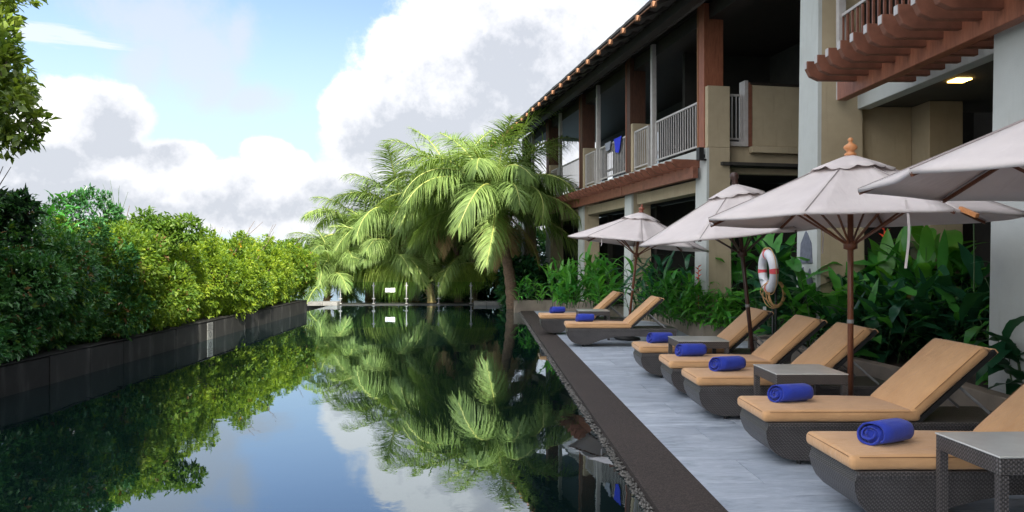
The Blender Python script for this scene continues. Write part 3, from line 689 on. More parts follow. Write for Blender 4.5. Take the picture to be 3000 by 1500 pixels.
Cp = [tuple(p) for p in Cp]
planter('near_planter', 'grey plastered planter wall behind the nearest loungers at the right', Cp, .36, inward=1, soil=Cp + [(8, Cp[-1][1]), (8, 12.5), (4.4, 12.5)])

# ---------------------------------------------------------------- loungers
LG = 'sun loungers lined up on the slate deck'
def make_lounger():
    t_ = thing('sun_lounger', 'x', 'sun lounger', (0, 0, 0), 0, LG)
    w = .32
    prof = [(0.03, .335), (.005, .27), (.015, .21), (.04, .15), (.085, .10), (.15, .062), (.24, .04), (.36, .032), (.44, .05), (.52, .085), (.62, .125), (.75, .16), (.92, .19), (1.2, .20), (1.42, .19), (1.58, .15), (1.68, .09), (1.76, .04), (1.90, .035), (1.98, .16), (2.0, .335)]
    def ww(z): return w * (.80 + .20 * min(1, max(0, (z - .03) / .24)) ** .7)
    b = MB(); n = len(prof)
    vs = [(x, -ww(z), z) for x, z in prof] + [(x, ww(z), z) for x, z in prof]
    fs = [(i, i + 1, n + i + 1, n + i) for i in range(n - 1)] + [tuple(range(n))[::-1], tuple(range(n, 2 * n))]
    # inner tray top
    fs += [(n - 1, 0, n, 2 * n - 1)]
    b.add(vs, fs); b.build('wicker_base', 'wicker', t_)
    b = MB(); b.box(.02, 2.0, -w - .004, w + .004, .30, .338); b.build('rim', 'wicker', t_, bevel=.008)
    # cushions
    def cushion(name, L, W_, T, skew=0):
        q = MB(); nx, ny = 14, 8; vs = []; fs = []
        bm = bmesh.new()
        def P(u, v, s):
            x = u * L; y = (v - .5) * W_
            puff = (math.sin(PI * min(1, max(0, u)))**.35) * (math.sin(PI * v)**.35)
            z = (T * .5 + .012 * puff) * s + T * .5
            return (x, y, z)
        q.box(0, L, -W_ / 2, W_ / 2, 0, T); me = q.mesh(name, 'cushion', smooth=True, bevel=.034, seg=5)
        bm.from_mesh(me)
        bmesh.ops.subdivide_edges(bm, edges=[e for e in bm.edges if e.calc_length() > .3], cuts=9, use_grid_fill=True)
        rs = random.Random(len(name))
        for v in bm.verts:
            if v.co.z > T * .6:
                u = min(1, max(0, v.co.x / L)); vv = min(1, max(0, v.co.y / W_ + .5))
                v.co.z += .016 * (math.sin(PI * u) ** .5) * (math.sin(PI * vv) ** .5) + .003 * math.sin(v.co.x * 9 + v.co.y * 5)
            v.co.y += .004 * math.sin(v.co.x * 7)
        bm.to_mesh(me); bm.free(); me.polygons.foreach_set('use_smooth', [True] * len(me.polygons))
        return me
    seat = link('seat_cushion', cushion('seat_cushion', 1.20, .66, .085), t_, (-.02, 0, .342))
    q = MB()
    for sgn in (-1, 1): q.tube([(.05, sgn * .3265, .078), (1.15, sgn * .3265, .078)], .0022, 5)
    for sgn in (-1,): q.tube([(.006, -.28, .074), (.006, .28, .074)], .002, 5)
    q.build('piping', 'piping', seat)
    back = link('back_cushion', cushion('back_cushion1', .76, .66, .085), t_, (1.14, 0, .352), (0, -R(42), 0))
    q = MB()
    for sgn in (-1, 1): q.tube([(.05, sgn * .3265, .078), (.71, sgn * .3265, .078)], .0022, 5)
    q.build('piping', 'piping', back)
    q = MB()
    for sgn in (-1, 1): q.bar((.0, sgn * .30, -.02), (.80, sgn * .30, -.02), .03, .035)
    for xx in (.05, .40, .78): q.bar((xx, -.3, -.02), (xx, .3, -.02), .03, .03)
    link('back_frame', q.mesh('back_frame', 'black'), t_, (1.14, 0, .352), (0, -R(42), 0))
    q = MB(); q.box(.70, .815, -.31, .31, -.045, -.005); o = q.build('back_strap', 'cushion', None, bevel=.008); o.parent = t_; o.location = (1.14, 0, .352); o.rotation_euler = (0, -R(42), 0)
    for sgn in (-1, 1):
        q = MB(); q.bar((1.46, sgn * .24, .64), (1.80, sgn * .24, .345), .018, .018); q.build('prop', 'metal', t_)
    for (x, s_) in ((.30, -1), (.30, 1), (1.83, -1), (1.83, 1)):
        q = MB(); q.lathe([(.0, .0), (.018, 0), (.022, .036), (0, .036)], 8, (x, s_ * .2)); q.build('foot', 'black', t_)
    return t_
# (foot-tip x, centre depth, rotation, label)
LO = [(.60, 16.2, 1.0, 'ochre sun lounger farthest from the viewer, against the far planter'),
      (1.00, 13.95, -1.0, 'ochre sun lounger second from the far end, its whole side and wicker arch in view'),
      (1.70, 10.25, 0.0, 'ochre sun lounger behind the wicker table, third from the far end'),
      (1.795, 8.80, -.5, 'ochre sun lounger in the middle of the row, in front of the leaning pole'),
      (1.81, 7.62, .8, 'ochre sun lounger behind the wicker table with the upright parasol'),
      (1.905, 5.97, .5, 'ochre sun lounger second nearest, its whole seat and back in view'),
      (1.97, 4.66, 1.0, 'nearest ochre sun lounger, cut by the right edge of the picture')]
proto = make_lounger()
def place(o, x, z, rz, label):
    p = C(x, z); o.location = p; o.rotation_euler = (0, 0, -YAW + R(rz)); o['label'] = label
lounger_z = []
for i, (x, z, rz, lab) in enumerate(LO):
    o = proto if i == 0 else copy_tree(proto, (0, 0, 0), (0, 0, 0), lab, LG); place(o, x, z, rz, lab)

# rolled towels
def make_towel():
    t_ = thing('rolled_towel', 'x', 'towel', (0, 0, 0), 0, 'rolled blue towels on the loungers')
    q = MB(); n = 40; L = .30; pts = []
    # spiral outline (two windings), flattened
    turns = 2.6; rings = []
    for i in range(n * 3):
        f = i / (n * 3 - 1); a = f * turns * 2 * PI; r = .022 + .058 * f
        w_ = 1 + .07 * math.sin(a * 1.7 + 1) * f; rings.append((r * 1.26 * w_ * math.copysign(abs(math.cos(a)) ** .85, math.cos(a)), r * .90 * w_ * math.copysign(abs(math.sin(a)) ** .9, math.sin(a)) + .006 * math.sin(a * .5)))
    xs = [0, .01, .10, .2, .29, .30]; sc = [.93, 1, 1.04, 1.04, 1, .93]
    nn = len(rings); vs = []
    for x, s_ in zip(xs, sc):
        for k, (a, b_) in enumerate(rings):
            vs.append((x + .012 * math.sin(k * .13) * (1 if x in (0, .30) else 0), a * s_, max(-.070, b_ * s_) + .072 + .0015 * math.sin(k * .7 + x * 40)))
    fs = [(j * nn + i, j * nn + i + 1, (j + 1) * nn + i + 1, (j + 1) * nn + i) for j in range(len(xs) - 1) for i in range(nn - 1)]
    q.add(vs, fs); me = q.mesh('roll', 'towel', smooth=True); o = link('roll', me, t_)
    md = o.modifiers.new('thick', 'SOLIDIFY'); md.thickness = .011; md.offset = -1
    q = MB(); q.box(.004, .02, -.012, .012, .022, .024); 
    q = MB(); q.tube([(.02, 0, .072), (.28, 0, .072)], .05, 16); q.build('inner_fold', 'towel', t_, smooth=True)
    return t_
tp = make_towel()
TW = [(1.633, 16.25, 'farthest rolled blue towel, on the lounger by the far planter', 1633, 12), (0, 13.95, 'rolled blue towel on the second farthest lounger', 1713, 5),
      (0, 10.3, 'rolled blue towel half hidden behind the corner of a wicker table', 1932, 15), (0, 8.85, 'rolled blue towel on the middle lounger, in front of the farther wicker table', 2022, 10),
      (0, 7.66, 'rolled blue towel on the lounger left of the upright parasol pole', 2128, 22), (0, 5.98, 'rolled blue towel on the second nearest lounger', 2315, 18), (0, 4.62, 'nearest and largest looking rolled blue towel', 2592, 28)]
for i, (_, z, lab, px, rz) in enumerate(TW):
    o = tp if i == 0 else copy_tree(tp, (0, 0, 0), (0, 0, 0), lab)
    c = G(px, z, .426); a = -YAW + R(rz); c = c - Vector((math.cos(a), math.sin(a), 0)) * .15 - Vector((0, 0, 0))
    o.location = c; o.rotation_euler = (0, 0, a); o['label'] = lab; s_ = random.uniform(.96, 1.06); o.scale = (s_, s_ * 1.04, s_ * 1.1)

# side tables
def make_table():
    t_ = thing('side_table', 'x', 'table', (0, 0, 0), 0, 'wicker side tables between the loungers')
    q = MB(); q.box(0, .62, 0, .025, .485, .568); q.box(0, .62, .595, .62, .485, .568); q.box(0, .025, .025, .595, .485, .568); q.box(.595, .62, .025, .595, .485, .568)
    q.build('apron', 'wicker', t_, bevel=.004, seg=1)
    q = MB(); q.box(-.004, .624, -.004, .624, .570, .580); q.build('table_top', 'tabletop', t_, bevel=.003, seg=1)
    for a in (.0, .572):
        for b_ in (.0, .572):
            q = MB(); q.box(a + .001, a + .047, b_ + .001, b_ + .047, 0, .484); q.build('leg', 'wicker', t_)
    return t_
tb = make_table()
TB = [((1695 - 1500) * 14.85 / F, 14.85, 'wicker side table between the two farthest loungers'), (488 * 9.2 / F, 9.2, 'wicker side table in the middle of the row, next to the leaning parasol pole'),
      (775 * 6.5 / F, 6.5, 'wicker side table beside the upright parasol pole'), (2.43, 3.74, 'nearest wicker side table at the lower right corner')]
for i, (x, z, lab) in enumerate(TB):
    o = tb if i == 0 else copy_tree(tb, (0, 0, 0), (0, 0, 0), lab)
    place(o, x, z, [0, 0, 0, 2][i], lab)
    if i == 3: o.scale = (1, .86, 1)

# ---------------------------------------------------------------- parasols
def parasol(label, base, top, Rr, hrim, hpk, phase, polem, finm, fin='tall', panel_seed=0, slipped=None):
    base = Vector(base); t_ = thing('parasol', label, 'parasol', base, 0, 'open beige parasols')
    ax = (Vector(top) - base); Lp = ax.length; rot = Vector((0, 0, 1)).rotation_difference(ax)
    t_.rotation_mode = 'QUATERNION'; t_.rotation_quaternion = rot
    q = MB(); q.tube([(0, 0, .04), (0, 0, hpk - .03)], .026, 12); po = q.build('pole', polem, t_, smooth=True)
    q = MB(); q.lathe([(.027, .985), (.030, .99), (.030, 1.015), (.027, 1.02)], 12); q.build('joint', 'metal', po, smooth=True)
    q = MB(); q.lathe([(0, 0), (.26, 0), (.27, .03), (.25, .07), (.05, .09), (.04, .22), (.0, .22)], 20); q.build('base_weight', 'black', t_, smooth=True)
    if fin == 'tall': pr = [(.0, -.02), (.05, -.02), (.055, .0), (.034, .018), (.036, .03), (.055, .045), (.062, .062), (.05, .08), (.02, .10), (.014, .115), (.024, .125), (.022, .14), (.01, .15), (0, .152)]
    else: pr = [(0, -.02), (.035, -.02), (.045, 0), (.034, .02), (.042, .03), (.034, .045), (.05, .06), (.056, .085), (.052, .115), (.03, .138), (0, .142)]
    q = MB(); q.lathe([(r, z + hpk + .02) for r, z in pr], 18); q.build('finial', finm, t_, smooth=True)
    # panels
    rs = random.Random(panel_seed)
    ca = math.cos(PI / 8); n = 10; mm = 8
    for k in range(8):
        q = MB(); vs = []; wr = rs.uniform(.003, .009); ph = rs.uniform(0, 6)
        for i in range(n + 1):
            r = i / n
            for j in range(mm + 1):
                u = -1 + 2 * j / mm; a = u * PI / 8
                rad = (.012 + r * (Rr - .012)); e = rad * ca / math.cos(a)
                straight = e
                hz = hpk - (hpk - hrim) * r
                sag = .022 * (1 - u * u) * math.sin(PI * r) + .006 * (1 - u * u) * r
                wk = wr * math.sin(r * 11 + ph + u * 2.0) * (1 - u * u) * r
                inw = 1 - .03 * (1 - u * u) * r
                vs.append((straight * inw * math.cos(a), straight * inw * math.sin(a), hz - sag + wk))
        for j in range(mm + 1):
            x, y, z = vs[n * (mm + 1) + j]; vs.append((x * .995, y * .995, z - .022))
        fs = [(i * (mm + 1) + j, (i + 1) * (mm + 1) + j, (i + 1) * (mm + 1) + j + 1, i * (mm + 1) + j + 1) for i in range(n + 1) for j in range(mm)]
        q.add(vs, fs); o = q.build('canopy_panel', 'canvas', t_, smooth=True); o.rotation_euler = (0, 0, phase + k * PI / 4 + PI / 8)
        md = o.modifiers.new('thick', 'SOLIDIFY'); md.thickness = .003
    # vent cap
    q = MB(); vs = []; nn = 64; rc = .36 * Rr / 1.35
    for i, r in enumerate((.02, .33, .66, 1.0)):
        for j in range(nn):
            a = 2 * PI * j / nn; rr_ = r * rc * (1 + .04 * math.cos(8 * (a - phase)))
            sc = (.022 * abs(math.sin(a * 8 - phase * 8)) if i == 3 else 0) + .012 * math.sin(a * 5) * r
            vs.append((rr_ * math.cos(a), rr_ * math.sin(a), hpk + .022 - (hpk - hrim) * .93 * (rr_ / Rr) - sc))
    fs = [(i * nn + j, i * nn + (j + 1) % nn, (i + 1) * nn + (j + 1) % nn, (i + 1) * nn + j) for i in range(3) for j in range(nn)]
    q.add(vs, fs); o = q.build('vent_cap', 'canvas', t_, smooth=True); md = o.modifiers.new('thick', 'SOLIDIFY'); md.thickness = .003
    sm_ = MB(); sm_.tube([(.03, 0, hpk + .002), (Rr * .5, 0, hpk - (hpk - hrim) * .5 + .003), (Rr - .003, 0, hrim + .003)], .0045, 5); smm = sm_.mesh('seam', 'seam')
    for k in range(8): link('seam', smm, t_, None, (0, 0, phase + k * PI / 4))
    rb = MB(); rb.bar((.05, 0, hpk - .06), (Rr - .01, 0, hrim - .025), .016, .022); ribm = rb.mesh('rib', polem)
    st = MB(); st.bar((.05, 0, hrim - .22), (Rr * .52, 0, hpk - (hpk - hrim) * .52 - .06), .014, .018); stm = st.mesh('strut', polem)
    for k in range(8):
        link('rib', ribm, t_, None, (0, 0, phase + k * PI / 4)); link('strut', stm, t_, None, (0, 0, phase + k * PI / 4))
    q = MB(); q.lathe([(.03, hrim - .28), (.06, hrim - .27), (.06, hrim - .20), (.03, hrim - .19)], 12); q.build('hub', polem, t_, smooth=True)
    if slipped is not None:
        q = MB(); q.bar((Rr - .06, 0, hrim + .01), (Rr + .10, 0, hrim - .055), .03, .03); o = q.build('rib_end', 'finial', t_); o.rotation_euler = (0, 0, slipped)
    # tie strap
    def strap(a, r0, ln, w=.018):
        q = MB(); pts = []
        for i in range(9):
            f = i / 8; pts.append((r0 + .012 * math.sin(f * 5), .02 * math.sin(f * 3), -f * ln))
        vs = [(x, y - w / 2, z) for x, y, z in pts] + [(x, y + w / 2, z) for x, y, z in pts]; vs += [(x + .003, y, z) for x, y, z in vs]
        n9 = 9; fs = [(i, i + 1, n9 + i + 1, n9 + i) for i in range(8)] + [(2 * n9 + i, 3 * n9 + i, 3 * n9 + i + 1, 2 * n9 + i + 1) for i in range(8)]
        q.add(vs, fs); o = q.build('tie_strap', 'canvas', t_, smooth=True); o.rotation_euler = (0, 0, a); o.location = (0, 0, 0)
        return o
    t_['_'] = 0; del t_['_']
    return t_, strap
p1, s1 = parasol('farthest open beige parasol on a red wood pole leaning right', C(2.29, 14.95), C(2.58, 14.95, 2.6), 1.40, 1.93, 2.54, R(-8), 'polewood', 'finial_red', 'tall', 1)
p2, s2 = parasol('middle open beige parasol with a dark round finial, its dark pole leaning left', C(3.07, 9.45), C(2.80, 9.45, 2.6), 1.33, 1.90, 2.53, R(7), 'poledark', 'poledark', 'round', 2)
p3, s3 = parasol('large open beige parasol with a bright orange finial on an upright wood pole', C(3.11, 6.9), C(3.11, 6.9, 2.6), 1.36, 1.94, 2.52, R(7) - YAW, 'polewood', 'finial', 'tall', 3, slipped=R(277 + 2))
p4, s4 = parasol('nearest open beige parasol, only its left half in view at the right edge', C(3.30, 4.0), C(3.32, 4.0, 2.6), 1.36, 2.0, 2.55, R(9), 'polewood', 'finial', 'tall', 4)
o = s3(R(262), 1.22, .52); o.location = (0, 0, 2.02)
o = s2(R(300), 1.15, .36); o.location = (0, 0, 1.95)
o = s1(R(225), 1.22, .16); o.location = (0, 0, 1.93)

# ---------------------------------------------------------------- life ring on stand
lp = G(2262, 11.3)
stand = thing('ring_stand', 'thin dark metal stand carrying the life ring behind the loungers', 'stand', lp)
q = MB(); q.tube([(.06, 0, 0), (.06, 0, 1.55)], .02, 8); q.tube([(.06, .12, 0), (.06, .12, .9)], .02, 8); q.build('post', 'black', stand, smooth=True)
q = MB(); q.tube([(.06, 0, 1.55), (-.05, 0, 1.60)], .014, 6); q.build('hook', 'black', stand); q = MB(); q.box(-.14, .26, -.12, .24, -.02, .02); q.build('foot_plate', 'black', stand)
ring = thing('life_ring', 'white life ring with red bands and orange rope hung behind the loungers', 'life ring', (lp.x - .06, lp.y, 1.41))
ring.rotation_euler = (R(3), 0, R(-92))
def torus_arc(R0, r, a0, a1, n=24, m_=12):
    q = MB(); pts = []; vs = []
    full = abs(a1 - a0) > 6.2
    for i in range(n + (0 if full else 1)):
        a = a0 + (a1 - a0) * i / n
        for j in range(m_):
            b_ = 2 * PI * j / m_; rr_ = R0 + r * math.cos(b_)
            vs.append((rr_ * math.cos(a), r * .85 * math.sin(b_), rr_ * math.sin(a)))
    k = n if full else n + 1
    fs = [(i * m_ + j, i * m_ + (j + 1) % m_, ((i + 1) % k) * m_ + (j + 1) % m_, ((i + 1) % k) * m_ + j) for i in range(n) for j in range(m_)]
    q.add(vs, fs); return q
torus_arc(.255, .075, 0, 2 * PI, 40).build('ring_body', 'ring_white', ring, smooth=True)
for a in (0, 90, 180, 270): torus_arc(.255, .0775, R(a - 7), R(a + 7), 6).build('red_band', 'ring_red', ring, smooth=True)
q = MB()
for k in range(4):
    a0 = R(k * 90); pts = [((.345 + .03 * math.sin(PI * i / 8)) * math.cos(a0 + i / 8 * PI / 2), 0, (.345 + .03 * math.sin(PI * i / 8)) * math.sin(a0 + i / 8 * PI / 2)) for i in range(9)]
    q.tube(pts, .006, 5)
q.build('grab_line', 'rope', ring)
rope = thing('coiled_rope', 'coiled orange rope hanging below the life ring', 'rope', (lp.x, lp.y - .04, 1.18))
q = MB()
for k in range(6):
    ox = random.uniform(-.04, .05); pts = []
    for i in range(21):
        a = 2 * PI * i / 20; pts.append((ox + (.10 + .012 * k) * math.sin(a), random.uniform(-.01, .01) + .012 * k - .03, -.11 + (.17 + .01 * k) * math.cos(a)))
    q.tube(pts, .0075, 5)
q.tube([(-.02 - .18 * math.sin(PI * i / 14), -.02, .12 - .38 * i / 14) for i in range(15)], .007, 5)
q.build('coil', 'rope', rope)
q = MB(); q.box(-.16, -.11, -.02, -.015, -.40, -.30); q.build('tag', 'sign', rope)

# ---------------------------------------------------------------- foliage
def rosette_mesh(name, centres, normals, m, size=.06, k=5, width=.42, jitter=.6, par=None, szvar=.35):
    # each rosette = k leaves, each leaf two triangles folded (4 verts diamond, bent)
    N = len(centres); c = np.repeat(centres, k, 0); nn = np.repeat(normals, k, 0)
    d = nn + rng.normal(0, jitter, (N * k, 3)); d /= np.linalg.norm(d, axis=1)[:, None] + 1e-9
    up = np.tile([0, 0, 1.0], (N * k, 1)) + rng.normal(0, .45, (N * k, 3)) + nn * .5
    s = np.cross(d, up); s /= np.linalg.norm(s, axis=1)[:, None] + 1e-9
    w = np.cross(s, d)
    L = size * (1 + rng.uniform(-szvar, szvar, (N * k, 1))); Wd = L * width
    c = c + rng.normal(0, size * .25, (N * k, 3))
    v0 = c; v1 = c + d * L * .55 + s * Wd * .5 + w * L * .06; v2 = c + d * L - w * L * .10; v3 = c + d * L * .55 - s * Wd * .5 + w * L * .06
    vm = c + d * L * .55 - w * L * .03
    V_ = np.stack([v0, v1, v2, vm, v3], 1).reshape(-1, 3); n_ = N * k; base = np.arange(n_)[:, None] * 5
    F1 = base + np.array([[0, 1, 2, 3]]); F2 = base + np.array([[0, 3, 2, 4]])
    return np_mesh(name, V_, np.concatenate([F1, F2]), m)
def lumps_points(lumps, dens, inner=.25):
    P = []; Nn = []
    for (cx, cy, cz, rx, ry, rz) in lumps:
        area = 4 * PI * ((rx * ry) ** 1.6 / 3 + (rx * rz) ** 1.6 / 3 + (ry * rz) ** 1.6 / 3) ** (1 / 1.6)
        n = int(area * dens); d = rng.normal(0, 1, (n, 3)); d /= np.linalg.norm(d, axis=1)[:, None]
        # lumpy radius
        r = 1 + .10 * np.sin(d[:, 0] * 7 + cx * 3) * np.cos(d[:, 1] * 6 + cy) + .08 * np.sin(d[:, 2] * 9 + cz * 5 + d[:, 0] * 5) + rng.normal(0, .035, n)
        dd = np.where(rng.random(n) < inner, rng.uniform(.62, .95, n), 1.0) * r
        p = d * dd[:, None] * [rx, ry, rz] + [cx, cy, cz]
        nr = d / [rx, ry, rz]; nr /= np.linalg.norm(nr, axis=1)[:, None]
        keep = np.ones(n, bool)
        for (ax_, ay, az_, bx, by, bz) in lumps:
            if (ax_, ay, az_) == (cx, cy, cz): continue
            q = ((p - [ax_, ay, az_]) / [bx, by, bz]); keep &= (q * q).sum(1) > .55
        P.append(p[keep]); Nn.append(nr[keep])
    return np.concatenate(P), np.concatenate(Nn)
def shrub(label, cx, cy, x0, x1, ylen, z0, z1, mats, dens, size, group, seed, sprigs=6, name='shrub', nl=16, holes=0):
    global rng
    rng = np.random.default_rng(seed); rs = random.Random(seed)
    t_ = thing(name, label, 'shrub', (cx, cy, z0), 0, group); lum = []
    for i in range(nl):
        fz = rs.random(); rr_ = rs.uniform(.30, .5)
        lx = rs.uniform(x0, x1) - cx; ly = rs.uniform(-ylen / 2, ylen / 2); lz = rs.uniform(.35, z1 - z0 - rr_ * .9)
        lum.append((lx, ly, lz, rr_ * rs.uniform(.9, 1.3), rr_ * rs.uniform(.9, 1.4), rr_ * rs.uniform(.8, 1.05)))
    mx = (x0 + x1) / 2 - cx
    lum.append((mx, 0, (z1 - z0) * .48, (x1 - x0) * .52, ylen * .52, (z1 - z0) * .50))
    for i in range(sprigs):
        lum.append((rs.uniform(x0, x1) - cx, rs.uniform(-ylen / 2, ylen / 2), z1 - z0 + rs.uniform(-.1, .12), .14, .16, .18))
    P, Nn = lumps_points(lum, dens)
    keep = P[:, 2] > -.15; P, Nn = P[keep], Nn[keep]
    sel = rng.random(len(P)); lo = 0
    for i, (m_, fr) in enumerate(mats):
        s = (sel >= lo) & (sel < lo + fr); lo += fr
        if s.sum() == 0: continue
        link('foliage', rosette_mesh('foliage', P[s], Nn[s], m_, size), t_)['kind'] = 'stuff'
    q = MB()
    for i in range(14):
        a = Vector((mx + rs.uniform(-.2, .2), rs.uniform(-ylen / 3, ylen / 3), -.1)); l = rs.choice(lum); e = Vector((l[0], l[1], l[2] * 1.0)); m2 = (a + e) / 2 + Vector((rs.uniform(-.15, .15), rs.uniform(-.15, .15), .15))
        q.tube([a, m2, e, e + (e - m2) * .6], [.022, .016, .009, .004], 5, caps=False)
    q.build('branch', 'bark', t_)
    q = MB(); core = MB()
    return t_
HG = 'shrubs of the long hedge on the left pool wall'
X0, X1 = -7.5, -5.66
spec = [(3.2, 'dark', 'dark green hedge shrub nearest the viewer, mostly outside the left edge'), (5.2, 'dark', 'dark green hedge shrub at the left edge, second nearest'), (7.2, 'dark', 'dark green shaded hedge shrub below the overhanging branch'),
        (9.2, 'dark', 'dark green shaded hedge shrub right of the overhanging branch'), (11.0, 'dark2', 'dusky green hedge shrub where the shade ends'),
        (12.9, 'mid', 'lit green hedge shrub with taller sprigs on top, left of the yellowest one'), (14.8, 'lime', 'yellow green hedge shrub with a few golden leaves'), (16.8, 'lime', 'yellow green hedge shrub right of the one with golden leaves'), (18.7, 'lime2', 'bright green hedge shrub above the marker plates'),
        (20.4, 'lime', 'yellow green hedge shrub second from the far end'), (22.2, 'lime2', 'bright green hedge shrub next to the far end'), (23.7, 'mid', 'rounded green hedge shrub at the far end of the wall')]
mixes = {'dark': [('hedge_dark', .95), ('hedge_brown', .02), ('hedge_mid', .03)], 'dark2': [('hedge_dark', .8), ('hedge_mid', .17), ('hedge_brown', .03)], 'mid': [('hedge_mid', .7), ('hedge_lime', .27), ('hedge_brown', .03)],  # shade and sun also put into leaf colour: deep green near, yellower beyond
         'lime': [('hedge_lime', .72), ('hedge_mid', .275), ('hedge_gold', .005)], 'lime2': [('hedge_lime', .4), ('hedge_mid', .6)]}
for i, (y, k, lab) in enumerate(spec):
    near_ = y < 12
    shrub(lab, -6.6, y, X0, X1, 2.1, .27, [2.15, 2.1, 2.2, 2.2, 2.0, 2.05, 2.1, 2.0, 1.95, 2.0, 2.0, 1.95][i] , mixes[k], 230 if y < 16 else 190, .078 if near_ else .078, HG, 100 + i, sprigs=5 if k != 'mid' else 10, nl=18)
# lower skirt of ground under hedge
b = MB(); b.box(-9, -6.06, -6, 24.0, -.6, .31); tag(b.build('hedge_bed', 'soil'), kind='structure')

# taller tree at the left edge with an overhanging leafy branch
def lumps_tree(label, name, base, trunk_pts, lum, m_, size, dens, seed, k=6, width=.45, parts=0):
    global rng
    rng = np.random.default_rng(seed); t_ = thing(name, label, 'tree', base)
    q = MB()
    for pts, rad in trunk_pts: q.tube(pts, rad, 7)
    q.build('trunk', 'bark', t_, smooth=True)
    P, Nn = lumps_points(lum, dens, .45)
    link('crown', rosette_mesh('crown', P, Nn, m_, size, k, width, .7), t_)['kind'] = 'stuff'
    return t_
def rel(base, px, py, z): v = V(px, py, z) - Vector(base); return v
TBs = C(-7.9, 8.2, .3)
def LR(px, py, z, r, rz=None): v = rel(TBs, px, py, z); return (v.x, v.y, v.z, r, r, rz or r)
lum = [LR(-70, 250, 8.0, .32), LR(-10, 190, 8.0, .20), LR(30, 250, 8.0, .16), LR(10, 330, 8.0, .25), LR(50, 360, 8.0, .17), LR(30, 300, 7.9, .18), LR(95, 350, 8.0, .12), LR(70, 395, 8.0, .13), LR(15, 425, 8.0, .12), LR(-90, 380, 8.0, .3), LR(-150, 150, 8.2, .6), LR(-40, 120, 8.1, .2), LR(-300, 200, 8.2, 1.1), LR(-200, -100, 8.5, .9)]
cv = rel(TBs, -120, 330, 8.0)
lumps_tree('leafy tree branch reaching in from the left edge against the sky', 'broadleaf_tree', TBs, [([(0, 0, 0), (.1, 0, 1.2), (.4, .05, 2.2), cv], [.12, .10, .07, .04]), ([cv, rel(TBs, -20, 380, 8), rel(TBs, 60, 400, 8), rel(TBs, 105, 345, 8)], [.03, .02, .012, .006]), ([cv, rel(TBs, -10, 250, 8), rel(TBs, 20, 180, 8)], [.03, .018, .006])], lum, 'tree_leaf', .115, 58, 31, 7, .5)
# dark leaves low at the left edge, feathery plant and dark bush behind the hedge
TB2 = C(-7.6, 9.6, .3)
lum2 = [tuple((*(V(px, py, 9.6) - TB2), r, r, r)) for px, py, r in ((-10, 575, .10), (20, 615, .12), (58, 600, .08), (66, 625, .10), (-50, 620, .2), (20, 650, .2))]
lumps_tree('dark broad leaved sapling above the hedge at the left edge', 'dark_sapling', TB2, [([(0, 0, 0), (.0, 0, 1.0), tuple(V(20, 600, 9.6) - TB2)], [.03, .025, .01])], lum2, 'tree_leaf_dark', .16, 70, 32, 6, .5)
TB3 = C(-7.1, 12.6, .3)
lum3 = [tuple((*(V(px, py, 12.6) - TB3), r, r * 1.2, r)) for px, py, r in ((230, 640, .38), (280, 620, .3), (310, 640, .22), (250, 610, .25), (320, 670, .2), (200, 660, .4))]
lumps_tree('dark rounded bush standing above the hedge, right of the feathery sprouts', 'dark_bush', TB3, [([(0, 0, 0), (.1, 0, 1.2), tuple(V(260, 640, 12.6) - TB3)], [.04, .03, .01])], lum3, 'hedge_dark', .09, 110, 33, 6, .4)
TB5 = C(-6.7, 12.9, .3)
lum5 = [tuple((*(V(px, py, 13.2) - TB5), r, r * 1.2, r * .8)) for px, py, r in ((390, 655, .10), (425, 635, .12), (440, 660, .2), (470, 665, .2), (510, 650, .12), (550, 655, .14), (555, 675, .2), (480, 690, .3), (415, 645, .09), (560, 645, .08))]
lumps_tree('sprigs of lighter green leaves rising above the lit part of the hedge', 'sprig_bush', TB5, [([(0, 0, 0), (.0, 0, 1.0), tuple(V(450, 670, 13.2) - TB5)], [.03, .02, .01])], lum5, 'hedge_mid', .10, 120, 34, 6, .4)

# generic leaf meshes (lanceolate, arching)
def leaf_mesh(name, L, Wd, arch, m_, n=8, fold=.18, twist=0., wave=.0):
    q = MB(); x = 0; z = 0; ang = 0; vs = []
    for i in range(n + 1):
        f = i / n; wd = Wd * .5 * (math.sin(PI * min(1, f * .97 + .03) ** .75) ** .9) if i < n else 0.001
        if i: x += L / n * math.cos(ang); z += L / n * math.sin(ang)
        ang = -arch * f * 1.0
        wz = fold * wd + wave * math.sin(i * 2.1) * wd
        vs += [(x, -wd, z + wz), (x, 0, z), (x, wd, z + fold * wd - wave * math.sin(i * 1.7) * wd)]
    fs = []
    for i in range(n):
        a = i * 3; fs += [(a, a + 3, a + 4, a + 1), (a + 1, a + 4, a + 5, a + 2)]
    q.add(vs, fs); me = q.mesh(name, m_, smooth=True); return me
LEAF = {}
for key in ('helic', 'helic_bright', 'helic_dark'):
    LEAF[key] = [leaf_mesh('leaf', .60, .105, a, key, wave=.1) for a in (.5, 1.1, 1.7)]
LEAFB = {}
for key in ('helic', 'helic_bright', 'helic_dark'):
    LEAFB[key] = [leaf_mesh('leaf', .62, .19, a, key, wave=.18) for a in (.4, .9, 1.5)]
